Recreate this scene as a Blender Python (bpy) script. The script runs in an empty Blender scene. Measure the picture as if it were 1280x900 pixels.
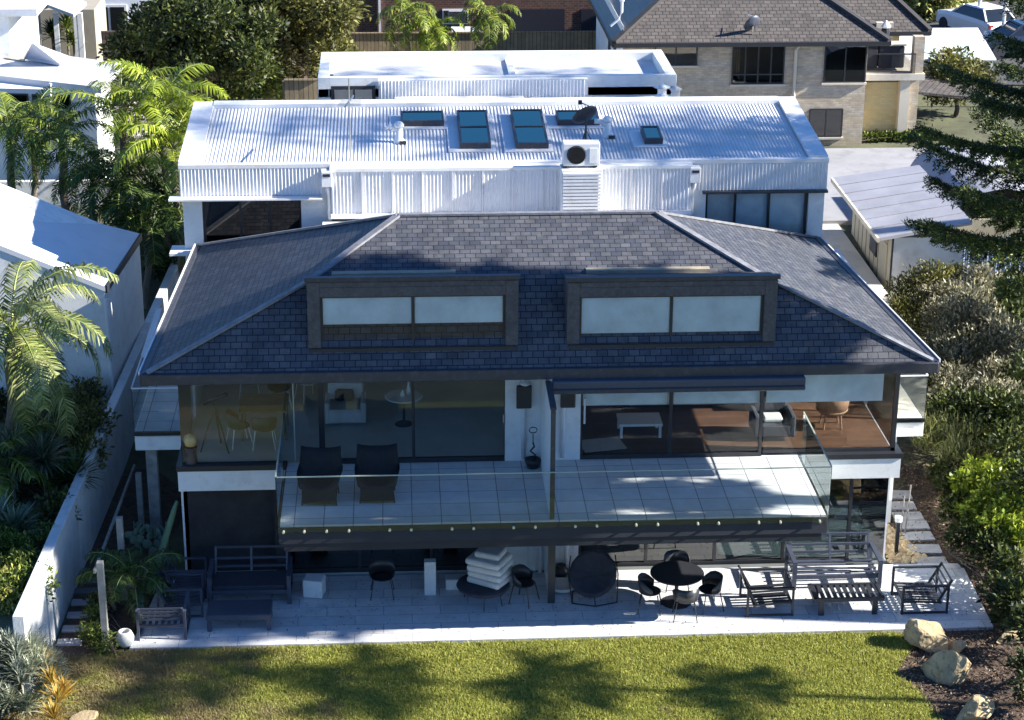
import bpy, math, random
import numpy as np
from mathutils import Matrix, Vector
R_ = math.radians
rng = np.random.default_rng(7)
rnd = random.Random(5)
scene = bpy.context.scene
COL = scene.collection
# ------------------------------------------------------------------ camera
F = 2530.0; PITCH, YAW, ROLL, CH = 20.6, -3.4, -0.3, 21.0
def _rot():
    p, y, r = R_(PITCH), R_(YAW), R_(ROLL)
    w = np.array([-math.sin(y)*math.cos(p), math.cos(y)*math.cos(p), -math.sin(p)])
    right = np.array([math.cos(y), math.sin(y), 0]); up = np.cross(right, w)
    return right*math.cos(r)-up*math.sin(r), right*math.sin(r)+up*math.cos(r), w
CR, CU, CW = _rot()
def _ray(x, y): return CW + CR*(x-640)/F - CU*(y-450)/F
_d = _ray(690, 755); _P = np.array([0, 0, CH]) + (-CH/_d[2])*_d
CAM = np.array([-_P[0], -_P[1], CH])
def P(x, y, X=None, Y=None, Z=None):
    """world point seen at a photo pixel, on a known plane (survey helper)"""
    d = _ray(x, y)
    if X is not None: t = (X-CAM[0])/d[0]
    elif Y is not None: t = (Y-CAM[1])/d[1]
    else: t = (Z-CAM[2])/d[2]
    return Vector(CAM+t*d)
cam = bpy.data.cameras.new('camera'); camo = bpy.data.objects.new('camera', cam); COL.objects.link(camo)
m = Matrix.Identity(4)
for i in range(3):
    m[i][0] = CR[i]; m[i][1] = CU[i]; m[i][2] = -CW[i]; m[i][3] = CAM[i]
camo.matrix_world = m
cam.sensor_fit = 'HORIZONTAL'; cam.sensor_width = 36; cam.lens = F/1280*36; cam.clip_end = 2000; cam.clip_start = 0.5
scene.camera = camo
# ------------------------------------------------------------------ light
SUN_EL, SUN_AZ = 29.0, -7.0      # azimuth measured from +X, negative = towards the camera side
sd = Vector((math.cos(R_(SUN_EL))*math.cos(R_(SUN_AZ)), math.cos(R_(SUN_EL))*math.sin(R_(SUN_AZ)), math.sin(R_(SUN_EL))))
sun = bpy.data.lights.new('sun', 'SUN'); sun.energy = 5.0; sun.angle = R_(0.6); sun.color = (1.0, 0.93, 0.8)
so = bpy.data.objects.new('sun', sun); COL.objects.link(so); so.location = (60, -10, 60)
so.rotation_euler = sd.to_track_quat('Z', 'Y').to_euler()
wd = bpy.data.worlds.new('World'); scene.world = wd; wd.use_nodes = True
nt = wd.node_tree; sky = nt.nodes.new('ShaderNodeTexSky'); sky.sky_type = 'NISHITA'; sky.sun_disc = False
sky.sun_elevation = R_(SUN_EL); sky.sun_rotation = math.atan2(sd.x, sd.y)
sky.air_density = 1.0; sky.dust_density = 0.0; sky.ozone_density = 9.0
bg = nt.nodes['Background']; bg.inputs[1].default_value = 0.065
nt.links.new(sky.outputs[0], bg.inputs[0])
vs = scene.view_settings; vs.view_transform = 'Standard'; vs.look = 'None'; vs.gamma = 1; vs.exposure = 1.75
vs.use_curve_mapping = False
vs.use_white_balance = True; vs.white_balance_temperature = 6250
scene.cycles.max_bounces = 8; scene.cycles.transparent_max_bounces = 16
# ------------------------------------------------------------------ materials
def nmat(name):
    mt = bpy.data.materials.new(name); mt.use_nodes = True
    n = mt.node_tree.nodes; b = n['Principled BSDF']
    return mt, n, mt.node_tree.links, b
def mixc(n, l, fac, a, b):
    x = n.new('ShaderNodeMix'); x.data_type = 'RGBA'
    if isinstance(fac, (int, float)): x.inputs[0].default_value = fac
    else: l.new(fac, x.inputs[0])
    for k, v in ((6, a), (7, b)):
        if isinstance(v, tuple): x.inputs[k].default_value = (*v, 1)
        else: l.new(v, x.inputs[k])
    return x.outputs[2]
def noise(n, l, scale, detail=4, vec=None, rough=.6):
    t = n.new('ShaderNodeTexNoise'); t.inputs['Scale'].default_value = scale; t.inputs['Detail'].default_value = detail
    t.inputs['Roughness'].default_value = rough
    if vec is None:
        tc = n.new('ShaderNodeTexCoord'); vec = tc.outputs['Object']
    l.new(vec, t.inputs['Vector']); return t
def ramp(n, l, fac, a, b, c0=(0, 0, 0), c1=(1, 1, 1)):
    r = n.new('ShaderNodeValToRGB'); r.color_ramp.elements[0].position = a; r.color_ramp.elements[1].position = b
    r.color_ramp.elements[0].color = (*c0, 1); r.color_ramp.elements[1].color = (*c1, 1)
    l.new(fac, r.inputs[0]); return r.outputs[0]
def bump(n, l, b, h, st, dist=.02):
    bp = n.new('ShaderNodeBump'); bp.inputs['Strength'].default_value = st; bp.inputs['Distance'].default_value = dist
    l.new(h, bp.inputs['Height']); l.new(bp.outputs[0], b.inputs['Normal']); return bp
def M(name, col, rough=.6, var=.12, vs=1.2, bst=.15, bs=30, metal=0, spec=.5, stain=None, sfac=.5):
    mt, n, l, b = nmat(name)
    nz = noise(n, l, vs, 6)
    c = mixc(n, l, ramp(n, l, nz.outputs[0], .3, .7), tuple(x*(1-var) for x in col), tuple(min(1, x*(1+var)) for x in col))
    if stain:
        n2 = noise(n, l, vs*2.3, 8, rough=.7)
        f = n.new('ShaderNodeMath'); f.operation = 'MULTIPLY'; f.inputs[1].default_value = sfac
        l.new(ramp(n, l, n2.outputs[0], .5, .68), f.inputs[0])
        c = mixc(n, l, f.outputs[0], c, stain)
    l.new(c, b.inputs['Base Color']); b.inputs['Roughness'].default_value = rough
    b.inputs['Metallic'].default_value = metal; b.inputs['Specular IOR Level'].default_value = spec
    if bst: bump(n, l, b, noise(n, l, bs, 3).outputs[0], bst)
    return mt
def uvvec(n, l, sx=1, sy=1, rot=0):
    u = n.new('ShaderNodeUVMap'); mp = n.new('ShaderNodeMapping'); mp.inputs['Scale'].default_value = (sx, sy, 1)
    mp.inputs['Rotation'].default_value[2] = rot
    l.new(u.outputs[0], mp.inputs[0]); return mp.outputs[0]
def BR(name, c1, c2, mor, w, h, ms=.01, bst=.5, rough=.8, var=.3, off=.5, spec=.3, extra=None, dist=.02):
    mt, n, l, b = nmat(name)
    t = n.new('ShaderNodeTexBrick'); l.new(uvvec(n, l), t.inputs['Vector'])
    t.inputs['Color1'].default_value = (*c1, 1); t.inputs['Color2'].default_value = (*c2, 1); t.inputs['Mortar'].default_value = (*mor, 1)
    t.inputs['Scale'].default_value = 1; t.inputs['Brick Width'].default_value = w; t.inputs['Row Height'].default_value = h
    t.inputs['Mortar Size'].default_value = ms; t.offset = off; t.inputs['Mortar Smooth'].default_value = .2
    nz = noise(n, l, 2.5, 7, rough=.7)
    k = mixc(n, l, ramp(n, l, nz.outputs[0], .3, .72), (1-var,)*3, (1+var*.3,)*3)
    mx = n.new('ShaderNodeMix'); mx.data_type = 'RGBA'; mx.blend_type = 'MULTIPLY'; mx.inputs[0].default_value = 1
    l.new(t.outputs['Color'], mx.inputs[6]); l.new(k, mx.inputs[7]); c = mx.outputs[2]
    if extra:
        n3 = noise(n, l, extra[1], 5); c = mixc(n, l, ramp(n, l, n3.outputs[0], extra[2], extra[2]+.1), c, extra[0])
    l.new(c, b.inputs['Base Color']); b.inputs['Roughness'].default_value = rough; b.inputs['Specular IOR Level'].default_value = spec
    inv = n.new('ShaderNodeMath'); inv.operation = 'SUBTRACT'; inv.inputs[0].default_value = 1; l.new(t.outputs['Fac'], inv.inputs[1])
    ad = n.new('ShaderNodeMath'); ad.operation = 'ADD'; l.new(inv.outputs[0], ad.inputs[0])
    sc = n.new('ShaderNodeMath'); sc.operation = 'MULTIPLY'; sc.inputs[1].default_value = .5
    l.new(noise(n, l, 25, 4).outputs[0], sc.inputs[0]); l.new(sc.outputs[0], ad.inputs[1])
    bump(n, l, b, ad.outputs[0], bst, dist); return mt
def GL(name, tint, refl=.06, gcol=(1, 1, 1), rough=0.0):
    mt = bpy.data.materials.new(name); mt.use_nodes = True; n = mt.node_tree.nodes; l = mt.node_tree.links; n.clear()
    o = n.new('ShaderNodeOutputMaterial'); mx = n.new('ShaderNodeMixShader'); t = n.new('ShaderNodeBsdfTransparent'); g = n.new('ShaderNodeBsdfGlossy')
    fr = n.new('ShaderNodeFresnel'); fr.inputs[0].default_value = 1.5
    a = n.new('ShaderNodeMath'); a.operation = 'ADD'; a.use_clamp = True; l.new(fr.outputs[0], a.inputs[0]); a.inputs[1].default_value = refl
    t.inputs[0].default_value = (*tint, 1); g.inputs[0].default_value = (*gcol, 1); g.inputs['Roughness'].default_value = rough
    l.new(a.outputs[0], mx.inputs[0]); l.new(t.outputs[0], mx.inputs[1]); l.new(g.outputs[0], mx.inputs[2]); l.new(mx.outputs[0], o.inputs[0])
    return mt
def LEAF(name, c0, c1, c2=None, rough=.5, trans=.25):
    mt, n, l, b = nmat(name)
    g = n.new('ShaderNodeNewGeometry')
    r = n.new('ShaderNodeValToRGB'); e = r.color_ramp.elements
    e[0].color = (*c0, 1); e[1].color = (*c1, 1); e[0].position = .15; e[1].position = .85
    if c2: x = e.new(.97); x.color = (*c2, 1)
    l.new(g.outputs['Random Per Island'], r.inputs[0])
    nz = noise(n, l, .9, 3); k = mixc(n, l, ramp(n, l, nz.outputs[0], .35, .65), (.7, .72, .75), (1.25, 1.2, 1.0))
    mx = n.new('ShaderNodeMix'); mx.data_type = 'RGBA'; mx.blend_type = 'MULTIPLY'; mx.inputs[0].default_value = 1
    l.new(r.outputs[0], mx.inputs[6]); l.new(k, mx.inputs[7])
    l.new(mx.outputs[2], b.inputs['Base Color']); b.inputs['Roughness'].default_value = rough; b.inputs['Specular IOR Level'].default_value = .35
    if trans:
        tr = n.new('ShaderNodeBsdfTranslucent'); l.new(mx.outputs[2], tr.inputs[0])
        ms = n.new('ShaderNodeMixShader'); ms.inputs[0].default_value = trans
        o = n['Material Output']; l.new(b.outputs[0], ms.inputs[1]); l.new(tr.outputs[0], ms.inputs[2]); l.new(ms.outputs[0], o.inputs[0])
    return mt
# ------------------------------------------------------------------ mesh builder
WL = {}    # world offset of parents
def tag(o, label=None, cat=None, group=None, kind=None):
    if label: o['label'] = label
    if cat: o['category'] = cat
    if group: o['group'] = group
    if kind: o['kind'] = kind
    return o
def thing(name, label, cat, loc=(0, 0, 0), rz=0, group=None):
    o = bpy.data.objects.new(name, None); COL.objects.link(o); o.location = loc; o.rotation_euler = (0, 0, rz)
    o.empty_display_size = .3
    tag(o, label, cat, group); WL[o.name] = Vector(loc); return o
def auto_uv(me, ox=Vector((0, 0, 0))):
    nl = len(me.loops)
    if nl == 0: return
    uv = me.uv_layers.new(name='UVMap')
    co = np.empty(len(me.vertices)*3); me.vertices.foreach_get('co', co); co = co.reshape(-1, 3)+np.array(ox)
    nf = len(me.polygons); no = np.empty(nf*3); me.polygons.foreach_get('normal', no); no = no.reshape(-1, 3)
    lt = np.empty(nf, dtype=np.int32); me.polygons.foreach_get('loop_total', lt)
    li = np.empty(nl, dtype=np.int32); me.loops.foreach_get('vertex_index', li)
    N = np.repeat(no, lt, axis=0); V = co[li]
    ua = np.stack([-N[:, 1], N[:, 0], np.zeros(nl)], 1); ln = np.linalg.norm(ua, axis=1)
    ua[ln < .05] = (1, 0, 0); ln[ln < .05] = 1; ua /= ln[:, None]
    va = np.cross(N, ua)
    res = np.stack([(V*ua).sum(1), (V*va).sum(1)], 1).astype(np.float32)
    uv.data.foreach_set('uv', res.ravel())
def link(name, me, mat, parent=None, world=True, smooth=False):
    """world=True: the vertices are world coordinates"""
    o = bpy.data.objects.new(name, me); COL.objects.link(o)
    if mat is not None:
        for mm in (mat if isinstance(mat, (list, tuple)) else [mat]): me.materials.append(mm)
    if smooth: me.polygons.foreach_set('use_smooth', [True]*len(me.polygons))
    if parent is not None:
        o.parent = parent; off = WL.get(parent.name, Vector((0, 0, 0)))
        if world: me.transform(Matrix.Translation(-off))
        WL[o.name] = off
    elif world and len(me.vertices):
        co = np.empty(len(me.vertices)*3); me.vertices.foreach_get('co', co); co = co.reshape(-1, 3)
        off = Vector(((co[:, 0].min()+co[:, 0].max())/2, (co[:, 1].min()+co[:, 1].max())/2, co[:, 2].min()))
        me.transform(Matrix.Translation(-off)); o.location = off; WL[o.name] = off
    return o
class MB:
    def __init__(s): s.v = []; s.f = []
    def add(s, vs, fs):
        b = len(s.v); s.v += [tuple(v) for v in vs]; s.f += [tuple(b+i for i in f) for f in fs]; return s
    def box(s, x0, x1, y0, y1, z0, z1, M4=None):
        if x0 > x1: x0, x1 = x1, x0
        if y0 > y1: y0, y1 = y1, y0
        if z0 > z1: z0, z1 = z1, z0
        vs = [(x0, y0, z0), (x1, y0, z0), (x1, y1, z0), (x0, y1, z0), (x0, y0, z1), (x1, y0, z1), (x1, y1, z1), (x0, y1, z1)]
        if M4 is not None: vs = [M4 @ Vector(v) for v in vs]
        return s.add(vs, [(0, 3, 2, 1), (4, 5, 6, 7), (0, 1, 5, 4), (1, 2, 6, 5), (2, 3, 7, 6), (3, 0, 4, 7)])
    def prism(s, poly, z0, z1):      # counter-clockwise plan polygon
        n = len(poly)
        g0 = z0 if callable(z0) else (lambda x, y: z0); g1 = z1 if callable(z1) else (lambda x, y: z1)
        vs = [(x, y, g0(x, y)) for x, y in poly]+[(x, y, g1(x, y)) for x, y in poly]
        return s.add(vs, [tuple(range(n-1, -1, -1)), tuple(range(n, 2*n))]+[(i, (i+1) % n, n+(i+1) % n, n+i) for i in range(n)])
    def slab(s, pts, th):            # polygon in space thickened downwards
        n = len(pts); vs = [tuple(p) for p in pts]+[(p[0], p[1], p[2]-th) for p in pts]
        return s.add(vs, [tuple(range(n)), tuple(range(2*n-1, n-1, -1))]+[((i+1) % n, i, n+i, n+(i+1) % n) for i in range(n)])
    def quad(s, *p): return s.add(p, [tuple(range(len(p)))])
    def bar(s, a, b, w, h=None, up=(0, 0, 1)):
        a = Vector(a); b = Vector(b); h = h or w; d = (b-a).normalized(); u = Vector(up)
        if abs(d.dot(u)) > .98: u = Vector((0, 1, 0))
        sx = d.cross(u).normalized(); uy = sx.cross(d)
        vs = []
        for p in (a, b):
            for i, j in ((-1, -1), (1, -1), (1, 1), (-1, 1)): vs.append(p+sx*i*w/2+uy*j*h/2)
        return s.add(vs, [(3, 2, 1, 0), (4, 5, 6, 7), (0, 1, 5, 4), (1, 2, 6, 5), (2, 3, 7, 6), (3, 0, 4, 7)])
    def tube(s, pts, r, n=8, r1=None, cap=True):
        pts = [Vector(p) for p in pts]; k = len(pts); vs = []; fs = []
        for i, p in enumerate(pts):
            d = (pts[min(i+1, k-1)]-pts[max(i-1, 0)]).normalized()
            u = Vector((0, 0, 1)) if abs(d.z) < .9 else Vector((1, 0, 0))
            a = d.cross(u).normalized(); b = a.cross(d)
            rr = r[i] if isinstance(r, (list, tuple)) else (r if r1 is None else r+(r1-r)*i/max(1, k-1))
            for j in range(n):
                t = 2*math.pi*j/n; vs.append(p+a*math.cos(t)*rr+b*math.sin(t)*rr)
        for i in range(k-1):
            for j in range(n):
                fs.append((i*n+(j+1) % n, i*n+j, (i+1)*n+j, (i+1)*n+(j+1) % n))
        if cap: fs.append(tuple(range(n))); fs.append(tuple((k-1)*n+j for j in range(n-1, -1, -1)))
        return s.add(vs, fs)
    def lathe(s, prof, c=(0, 0, 0), n=24, sx=1, sy=1, M4=None):
        vs = []; fs = []; k = len(prof)
        for r, z in prof:
            for j in range(n):
                t = 2*math.pi*j/n; v = Vector((c[0]+math.cos(t)*r*sx, c[1]+math.sin(t)*r*sy, c[2]+z)); vs.append(M4 @ v if M4 is not None else v)
        for i in range(k-1):
            for j in range(n): fs.append((i*n+j, i*n+(j+1) % n, (i+1)*n+(j+1) % n, (i+1)*n+j))
        if prof[0][0] > 1e-4: fs.append(tuple(range(n-1, -1, -1)))
        if prof[-1][0] > 1e-4: fs.append(tuple((k-1)*n+j for j in range(n)))
        return s.add(vs, fs)
    def build(s, name, mat, parent=None, world=True, smooth=False, bevel=0, seg=1):
        me = bpy.data.meshes.new(name); me.from_pydata(s.v, [], s.f); me.update(); auto_uv(me)
        o = link(name, me, mat, parent, world, smooth)
        if bevel:
            b = o.modifiers.new('bevel', 'BEVEL'); b.width = bevel; b.segments = seg; b.limit_method = 'ANGLE'
        return o
def npmesh(name, V, Fa, mat, parent=None, world=True, smooth=False):
    V = np.asarray(V, dtype=np.float32); Fa = np.asarray(Fa, dtype=np.int32)
    me = bpy.data.meshes.new(name); k = Fa.shape[1]
    me.vertices.add(len(V)); me.vertices.foreach_set('co', V.ravel())
    me.loops.add(Fa.size); me.loops.foreach_set('vertex_index', Fa.ravel())
    me.polygons.add(len(Fa)); me.polygons.foreach_set('loop_start', np.arange(0, Fa.size, k, dtype=np.int32))
    me.polygons.foreach_set('loop_total', np.full(len(Fa), k, dtype=np.int32))
    me.update(calc_edges=True); me.validate()
    return link(name, me, mat, parent, world, smooth)
def copy_tree(o, loc=None, rz=None, label=None, group=None, parent=None):
    c = o.copy(); COL.objects.link(c)
    if parent is not None: c.parent = parent
    else:
        if loc is not None: c.location = loc
        if rz is not None: c.rotation_euler = (0, 0, rz)
        if label: c['label'] = label
        if group: c['group'] = group
    for ch in [x for x in bpy.data.objects if x.parent == o]: copy_tree(ch, parent=c)
    return c
def finish_bevels():
    pass
# ------------------------------------------------------------------ foliage
def unit(a): return a/np.maximum(np.linalg.norm(a, axis=-1, keepdims=True), 1e-9)
def leaves(C, D, Nn, L, Wd, bend=.15):
    """rhombic two-face leaves: C base points, D directions, Nn normals"""
    D = unit(D); S = unit(np.cross(D, Nn)); Nn = np.cross(S, D)
    L = np.broadcast_to(np.asarray(L, float), (len(C),))[:, None]; Wd = np.broadcast_to(np.asarray(Wd, float), (len(C),))[:, None]
    a = C; b = C+D*L*.45+S*Wd/2+Nn*L*bend*.4; c = C+D*L-Nn*L*bend; d = C+D*L*.45-S*Wd/2+Nn*L*bend*.4
    V = np.stack([a, b, c, d], 1).reshape(-1, 3); i = np.arange(len(C))*4
    return V, np.stack([i, i+1, i+2, i+3], 1)
def cloud(blobs, dens, L, Wd, up=.4, outward=.8, fill=.45, lump=.25):
    """blobs: (x,y,z,rx,ry,rz); dens leaves per m2 of blob surface"""
    Vs = []; Fs = []; off = 0
    for (x, y, z, rx, ry, rz) in blobs:
        area = 4*math.pi*((rx*ry)**1.6/3+(rx*rz)**1.6/3+(ry*rz)**1.6/3)**(1/1.6)
        n = int(area*dens)
        d = unit(rng.normal(size=(n, 3)))
        # lumpy radius
        ph = rng.uniform(0, 6.28, (4, 3)); fr = rng.uniform(2, 5, (4, 3))
        lum = sum(np.sin(d @ (fr[k]*np.array([1, 1, 1]))*1.0+ph[k, 0])*np.sin(d[:, k % 3]*fr[k, 1]*1.7+ph[k, 1]) for k in range(4))*.5
        rad = (rng.uniform(0, 1, n)**fill)*(1+lump*lum)
        C = d*rad[:, None]*np.array([rx, ry, rz])+np.array([x, y, z])
        D = unit(d*outward+rng.normal(size=(n, 3))*.7+np.array([0, 0, up])); N = unit(rng.normal(size=(n, 3))+np.array([0, 0, 1.0]))
        V, Fa = leaves(C, D, N, L*rng.uniform(.6, 1.3, n), Wd*rng.uniform(.7, 1.2, n))
        Vs.append(V); Fs.append(Fa+off); off += len(V)
    return np.concatenate(Vs), np.concatenate(Fs)
def blobs_in(c, r, k, br, flat=1.0):
    out = []
    for i in range(k):
        d = unit(rng.normal(size=3)); d[2] = abs(d[2])*.9-.15
        q = np.array(c)+d*np.array([r[0], r[1], r[2]])*rng.uniform(.35, .95)
        b = br*rng.uniform(.65, 1.2); out.append((*q, b, b, b*flat))
    return out
def tree(name, label, cat, base, blobs, leafmat, bark, dens, L, Wd, tr=.15, group=None, up=.4, stems=1, limbs=10, outward=.8, lump=.25, fill=.45):
    t = thing(name, label, cat, base, 0, group)
    mb = MB(); c = np.mean([b[:3] for b in blobs], axis=0); b0 = Vector(base)
    fork = b0.lerp(Vector(c), .5)
    for s_ in range(stems):
        o = Vector((rnd.uniform(-.15, .15), rnd.uniform(-.15, .15), 0))*(stems > 1)*2
        mb.tube([b0+o-Vector((0, 0, .2)), b0.lerp(fork, .5)+o*2+Vector((rnd.uniform(-.1, .1), 0, 0)), fork+o*3], tr, 8, tr*.6)
        for q in rnd.sample(list(blobs), min(len(blobs), limbs)):
            e = Vector(q[:3]); md = (fork+o*3).lerp(e, .5)+Vector((0, 0, .1))
            mb.tube([fork+o*3, md, e], tr*.5, 6, tr*.1)
    mb.build('trunk', bark, t)
    V, Fa = cloud(blobs, dens, L, Wd, up, outward, fill, lump); npmesh('crown', V, Fa, leafmat, t)
    return t
def shrub(name, label, cat, base, blobs, leafmat, dens, L, Wd, group=None, up=.5, bark=None, outward=.8, lump=.25, fill=.5):
    return tree(name, label, cat, base, blobs, leafmat, bark or BARK, dens, L, Wd, .035, group, up, 3, 5, outward, lump, fill)
def fronds(c, n, length, droop, leaflet, lw, elev=(10, 80), pairs=34, az=None, twist=.5, seed=None):
    """feather palm crown; returns leaf V,F and rachis MB"""
    g = np.random.default_rng(seed if seed is not None else rng.integers(1e6))
    Vs = []; Fs = []; off = 0; mb = MB()
    for i in range(n):
        a = (az[i] if az else (i*137.5+g.uniform(-15, 15)))*math.pi/180
        el = math.radians(elev[0]+(elev[1]-elev[0])*((i+.5)/n)**1.0); Ln = length*g.uniform(.8, 1.1)
        h = np.array([math.cos(a), math.sin(a), 0]); t = np.linspace(0, 1, 12)
        ang = el-droop*t**1.3; step = Ln/11
        pts = [np.array(c, float)]
        for k in range(1, 12): pts.append(pts[-1]+(h*math.cos(ang[k])+np.array([0, 0, math.sin(ang[k])]))*step)
        pts = np.array(pts); mb.tube(pts, .03*Ln/3, 4, .006)
        tt = np.linspace(.14, .99, pairs); ip = np.stack([np.interp(tt, t, pts[:, k]) for k in range(3)], 1)
        dr = np.gradient(ip, axis=0); dr = unit(dr); side = unit(np.cross(dr, [0, 0, 1])); upv = np.cross(side, dr)
        for sgn in (-1, 1):
            ll = leaflet*(np.sin(np.pi*(tt*.85+.1))**.6)*g.uniform(.85, 1.15, pairs)
            D = side*sgn*.8+dr*.55+upv*(.25-.3*tt)[:, None]+g.normal(size=(pairs, 3))*.09
            # two segments: out then hanging
            D = unit(D); mid = ip+D*(ll*.5)[:, None]; D2 = unit(D*.75+np.array([0, 0, -twist])); end = mid+D2*(ll*.55)[:, None]
            sw = dr*lw
            V = np.stack([ip-sw*.3, ip+sw*.3, mid+sw*.5, mid-sw*.5, end+sw*.05, end-sw*.05], 1).reshape(-1, 3)
            b = np.arange(pairs)*6
            Fa = np.concatenate([np.stack([b, b+1, b+2, b+3], 1), np.stack([b+3, b+2, b+4, b+5], 1)])
            Vs.append(V); Fs.append(Fa+off); off += len(V)
    return np.concatenate(Vs), np.concatenate(Fs), mb
def palm(name, label, base, top, n, length, droop, leaflet, lw, mat, tr=.12, elev=(-10, 80), group=None, pairs=34, az=None, shaft=None, twist=.5, rach=None, cat='palm'):
    t = thing(name, label, cat, base, 0, group)
    b = Vector(base); e = Vector(top); mb = MB(); k = 14
    mb.tube([b.lerp(e, i/k)+Vector((.04*math.sin(i), 0, 0)) for i in range(k+1)], [tr*(1.25 if i == 0 else 1)*(1.04 if i % 2 else .96) for i in range(k+1)], 10)
    mb.build('trunk', PALMBARK, t, smooth=True)
    if shaft:
        MB().tube([e-Vector((0, 0, .1)), e+Vector((0, 0, .7))], tr*1.1, 10, tr*.6).build('crownshaft', shaft, t, smooth=True); e = e+Vector((0, 0, .6))
    V, Fa, rb = fronds(e, n, length, droop, leaflet, lw, elev, pairs, az, twist)
    npmesh('crown', V, Fa, mat, t); rb.build('rachis', rach or RACH, t)
    return t
def rosette(c, n, L, w, elev=(5, 85), seed=1, cv=.35):
    g = np.random.default_rng(seed); Vs = []; Fs = []; off = 0
    for i in range(n):
        a = i*2.39996+g.uniform(-.2, .2); el = math.radians(elev[0]+(elev[1]-elev[0])*(i/n)**.8+g.uniform(-6, 6)); l = L*g.uniform(.8, 1.1)
        h = np.array([math.cos(a), math.sin(a), 0]); s = np.array([-math.sin(a), math.cos(a), 0]); p = np.array(c, float); pr = [p]
        ang = el
        for k in range(3): p = p+(h*math.cos(ang)+np.array([0, 0, math.sin(ang)]))*l/3; ang -= cv*g.uniform(.5, 1.2); pr.append(p)
        ws = (.6, 1, .75, .06)
        V = np.array([q for k in range(4) for q in (pr[k]-s*w*ws[k]/2, pr[k]+s*w*ws[k]/2)])
        Vs.append(V); Fs.append(np.array([(2*k, 2*k+1, 2*k+3, 2*k+2) for k in range(3)])+off); off += 8
    return np.concatenate(Vs), np.concatenate(Fs)
def merge(parts):
    Vs = []; Fs = []; off = 0
    for V, Fa in parts: Vs.append(V); Fs.append(Fa+off); off += len(V)
    return np.concatenate(Vs), np.concatenate(Fs)
# ------------------------------------------------------------------ material library
WHITE = M('white_render', (.76, .76, .75), .6, .06, 1.2, .1, 40, stain=(.52, .5, .46), sfac=.45)
WHITEM = M('white_metal', (.7, .7, .72), .4, .06, 1, .03, 20, stain=(.5, .48, .45), sfac=.5)
WROOF = M('white_roof_sheet', (.56, .57, .6), .5, .12, .45, .04, 20, stain=(.38, .37, .35), sfac=.65)
GREYR = M('grey_concrete', (.36, .35, .34), .8, .15, 2, .3, 30, stain=(.18, .17, .15), sfac=.5)
WALLB = M('boundary_render', (.56, .57, .58), .8, .1, 1.5, .25, 25, stain=(.36, .35, .33), sfac=.6)
DARK = M('charcoal_metal', (.022, .024, .03), .4, .15, 3, .02)
DARKF = M('charcoal_fascia', (.035, .037, .048), .45, .12, 3, .05, stain=(.11, .11, .12), sfac=.4)
DARKCL = M('charcoal_cladding', (.075, .068, .07), .8, .25, 6, .3, 40, stain=(.14, .13, .125), sfac=.6)
FURN = M('furniture_metal', (.022, .024, .032), .45, .1, 4, .03)
FURNB = M('bluish_furniture_metal', (.05, .058, .085), .4, .1, 4, .03)
FABD = M('charcoal_fabric', (.03, .032, .045), .95, .2, 5, .3, 120)
FABB = M('black_cane', (.015, .014, .016), .8, .25, 9, .6, 60)
CUSH = M('pale_cushion', (.5, .5, .49), .9, .08, 5, .15, 80)
STEEL = M('steel', (.5, .5, .5), .3, .05, 3, 0, metal=1)
BRASSY = M('balustrade_clamp', (.75, .73, .55), .3, .05, 3, 0, metal=.6)
BLIND_SKY = M('sky_reflection_blind', (.72, .77, .81), .9, .14, 2.2, .02, 60)  # blind colour with a cloudy mottle imitating sky reflected in the dormer panes
INTW = M('interior_wall', (.5, .5, .49), .9, .08, 1, .02)
INTG = M('interior_tile_floor', (.5, .52, .52), .35, .1, 1.5, .03)
WOODF = BR('timber_floor', (.12, .065, .04), (.085, .045, .03), (.04, .02, .01), 1.4, .14, .004, .1, .4)
WOODT = M('table_wood', (.2, .14, .08), .5, .2, 6, .1)
TIMB = M('weathered_timber', (.26, .25, .23), .85, .3, 5, .4, 40)
BARK = M('bark', (.09, .07, .055), .95, .3, 6, .7, 30)
PALMBARK = M('palm_bark', (.16, .13, .1), .95, .25, 8, .6, 25)
RACH = M('frond_stalk', (.2, .24, .05), .6, .15, 3, .05)
SHING = BR('slate_roof_tiles', (.055, .061, .082), (.105, .107, .122), (.012, .013, .02), .23, .15, .010, .7, .6, .45, spec=.3, extra=((.1, .1, .095), 1.6, .62), dist=.015)
DECKT = BR('balcony_tiles', (.52, .54, .56), (.6, .61, .62), (.2, .21, .24), .62, .62, .012, .2, .55, .18, off=0)
PATIO = BR('travertine_paving', (.54, .55, .58), (.66, .66, .67), (.26, .27, .3), 1.25, .42, .008, .15, .5, .2, extra=((.44, .46, .5), 1.7, .6))
BRICKG = BR('pale_grey_brick', (.58, .48, .35), (.42, .34, .25), (.4, .38, .35), .24, .086, .012, .4, .85, .25)
BRICKC = BR('cream_brick', (.62, .49, .25), (.55, .43, .2), (.5, .42, .25), .24, .086, .01, .3, .85, .1)
BRICKR = BR('dark_red_brick', (.12, .055, .04), (.075, .035, .028), (.12, .1, .09), .24, .1, .014, .5, .85, .3)
TILEG = BR('weathered_concrete_tiles', (.13, .112, .105), (.085, .078, .076), (.035, .03, .03), .27, .2, .018, .5, .8, .4, dist=.025)
TILEN = BR('navy_glazed_tiles', (.02, .022, .045), (.03, .032, .06), (.008, .008, .015), .33, .34, .03, .8, .35, .3)
PALING = BR('paling_fence_timber', (.3, .24, .15), (.22, .18, .12), (.07, .055, .04), .16, 3.0, .012, .6, .9, .3, off=0)
PALEG = BR('grey_paling_timber', (.12, .1, .1), (.09, .075, .08), (.03, .025, .03), .16, 3.0, .012, .6, .9, .3, off=0)
CONC = M('driveway_concrete', (.27, .27, .29), .85, .15, .5, .2, 20, stain=(.15, .15, .17), sfac=.6)
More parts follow.
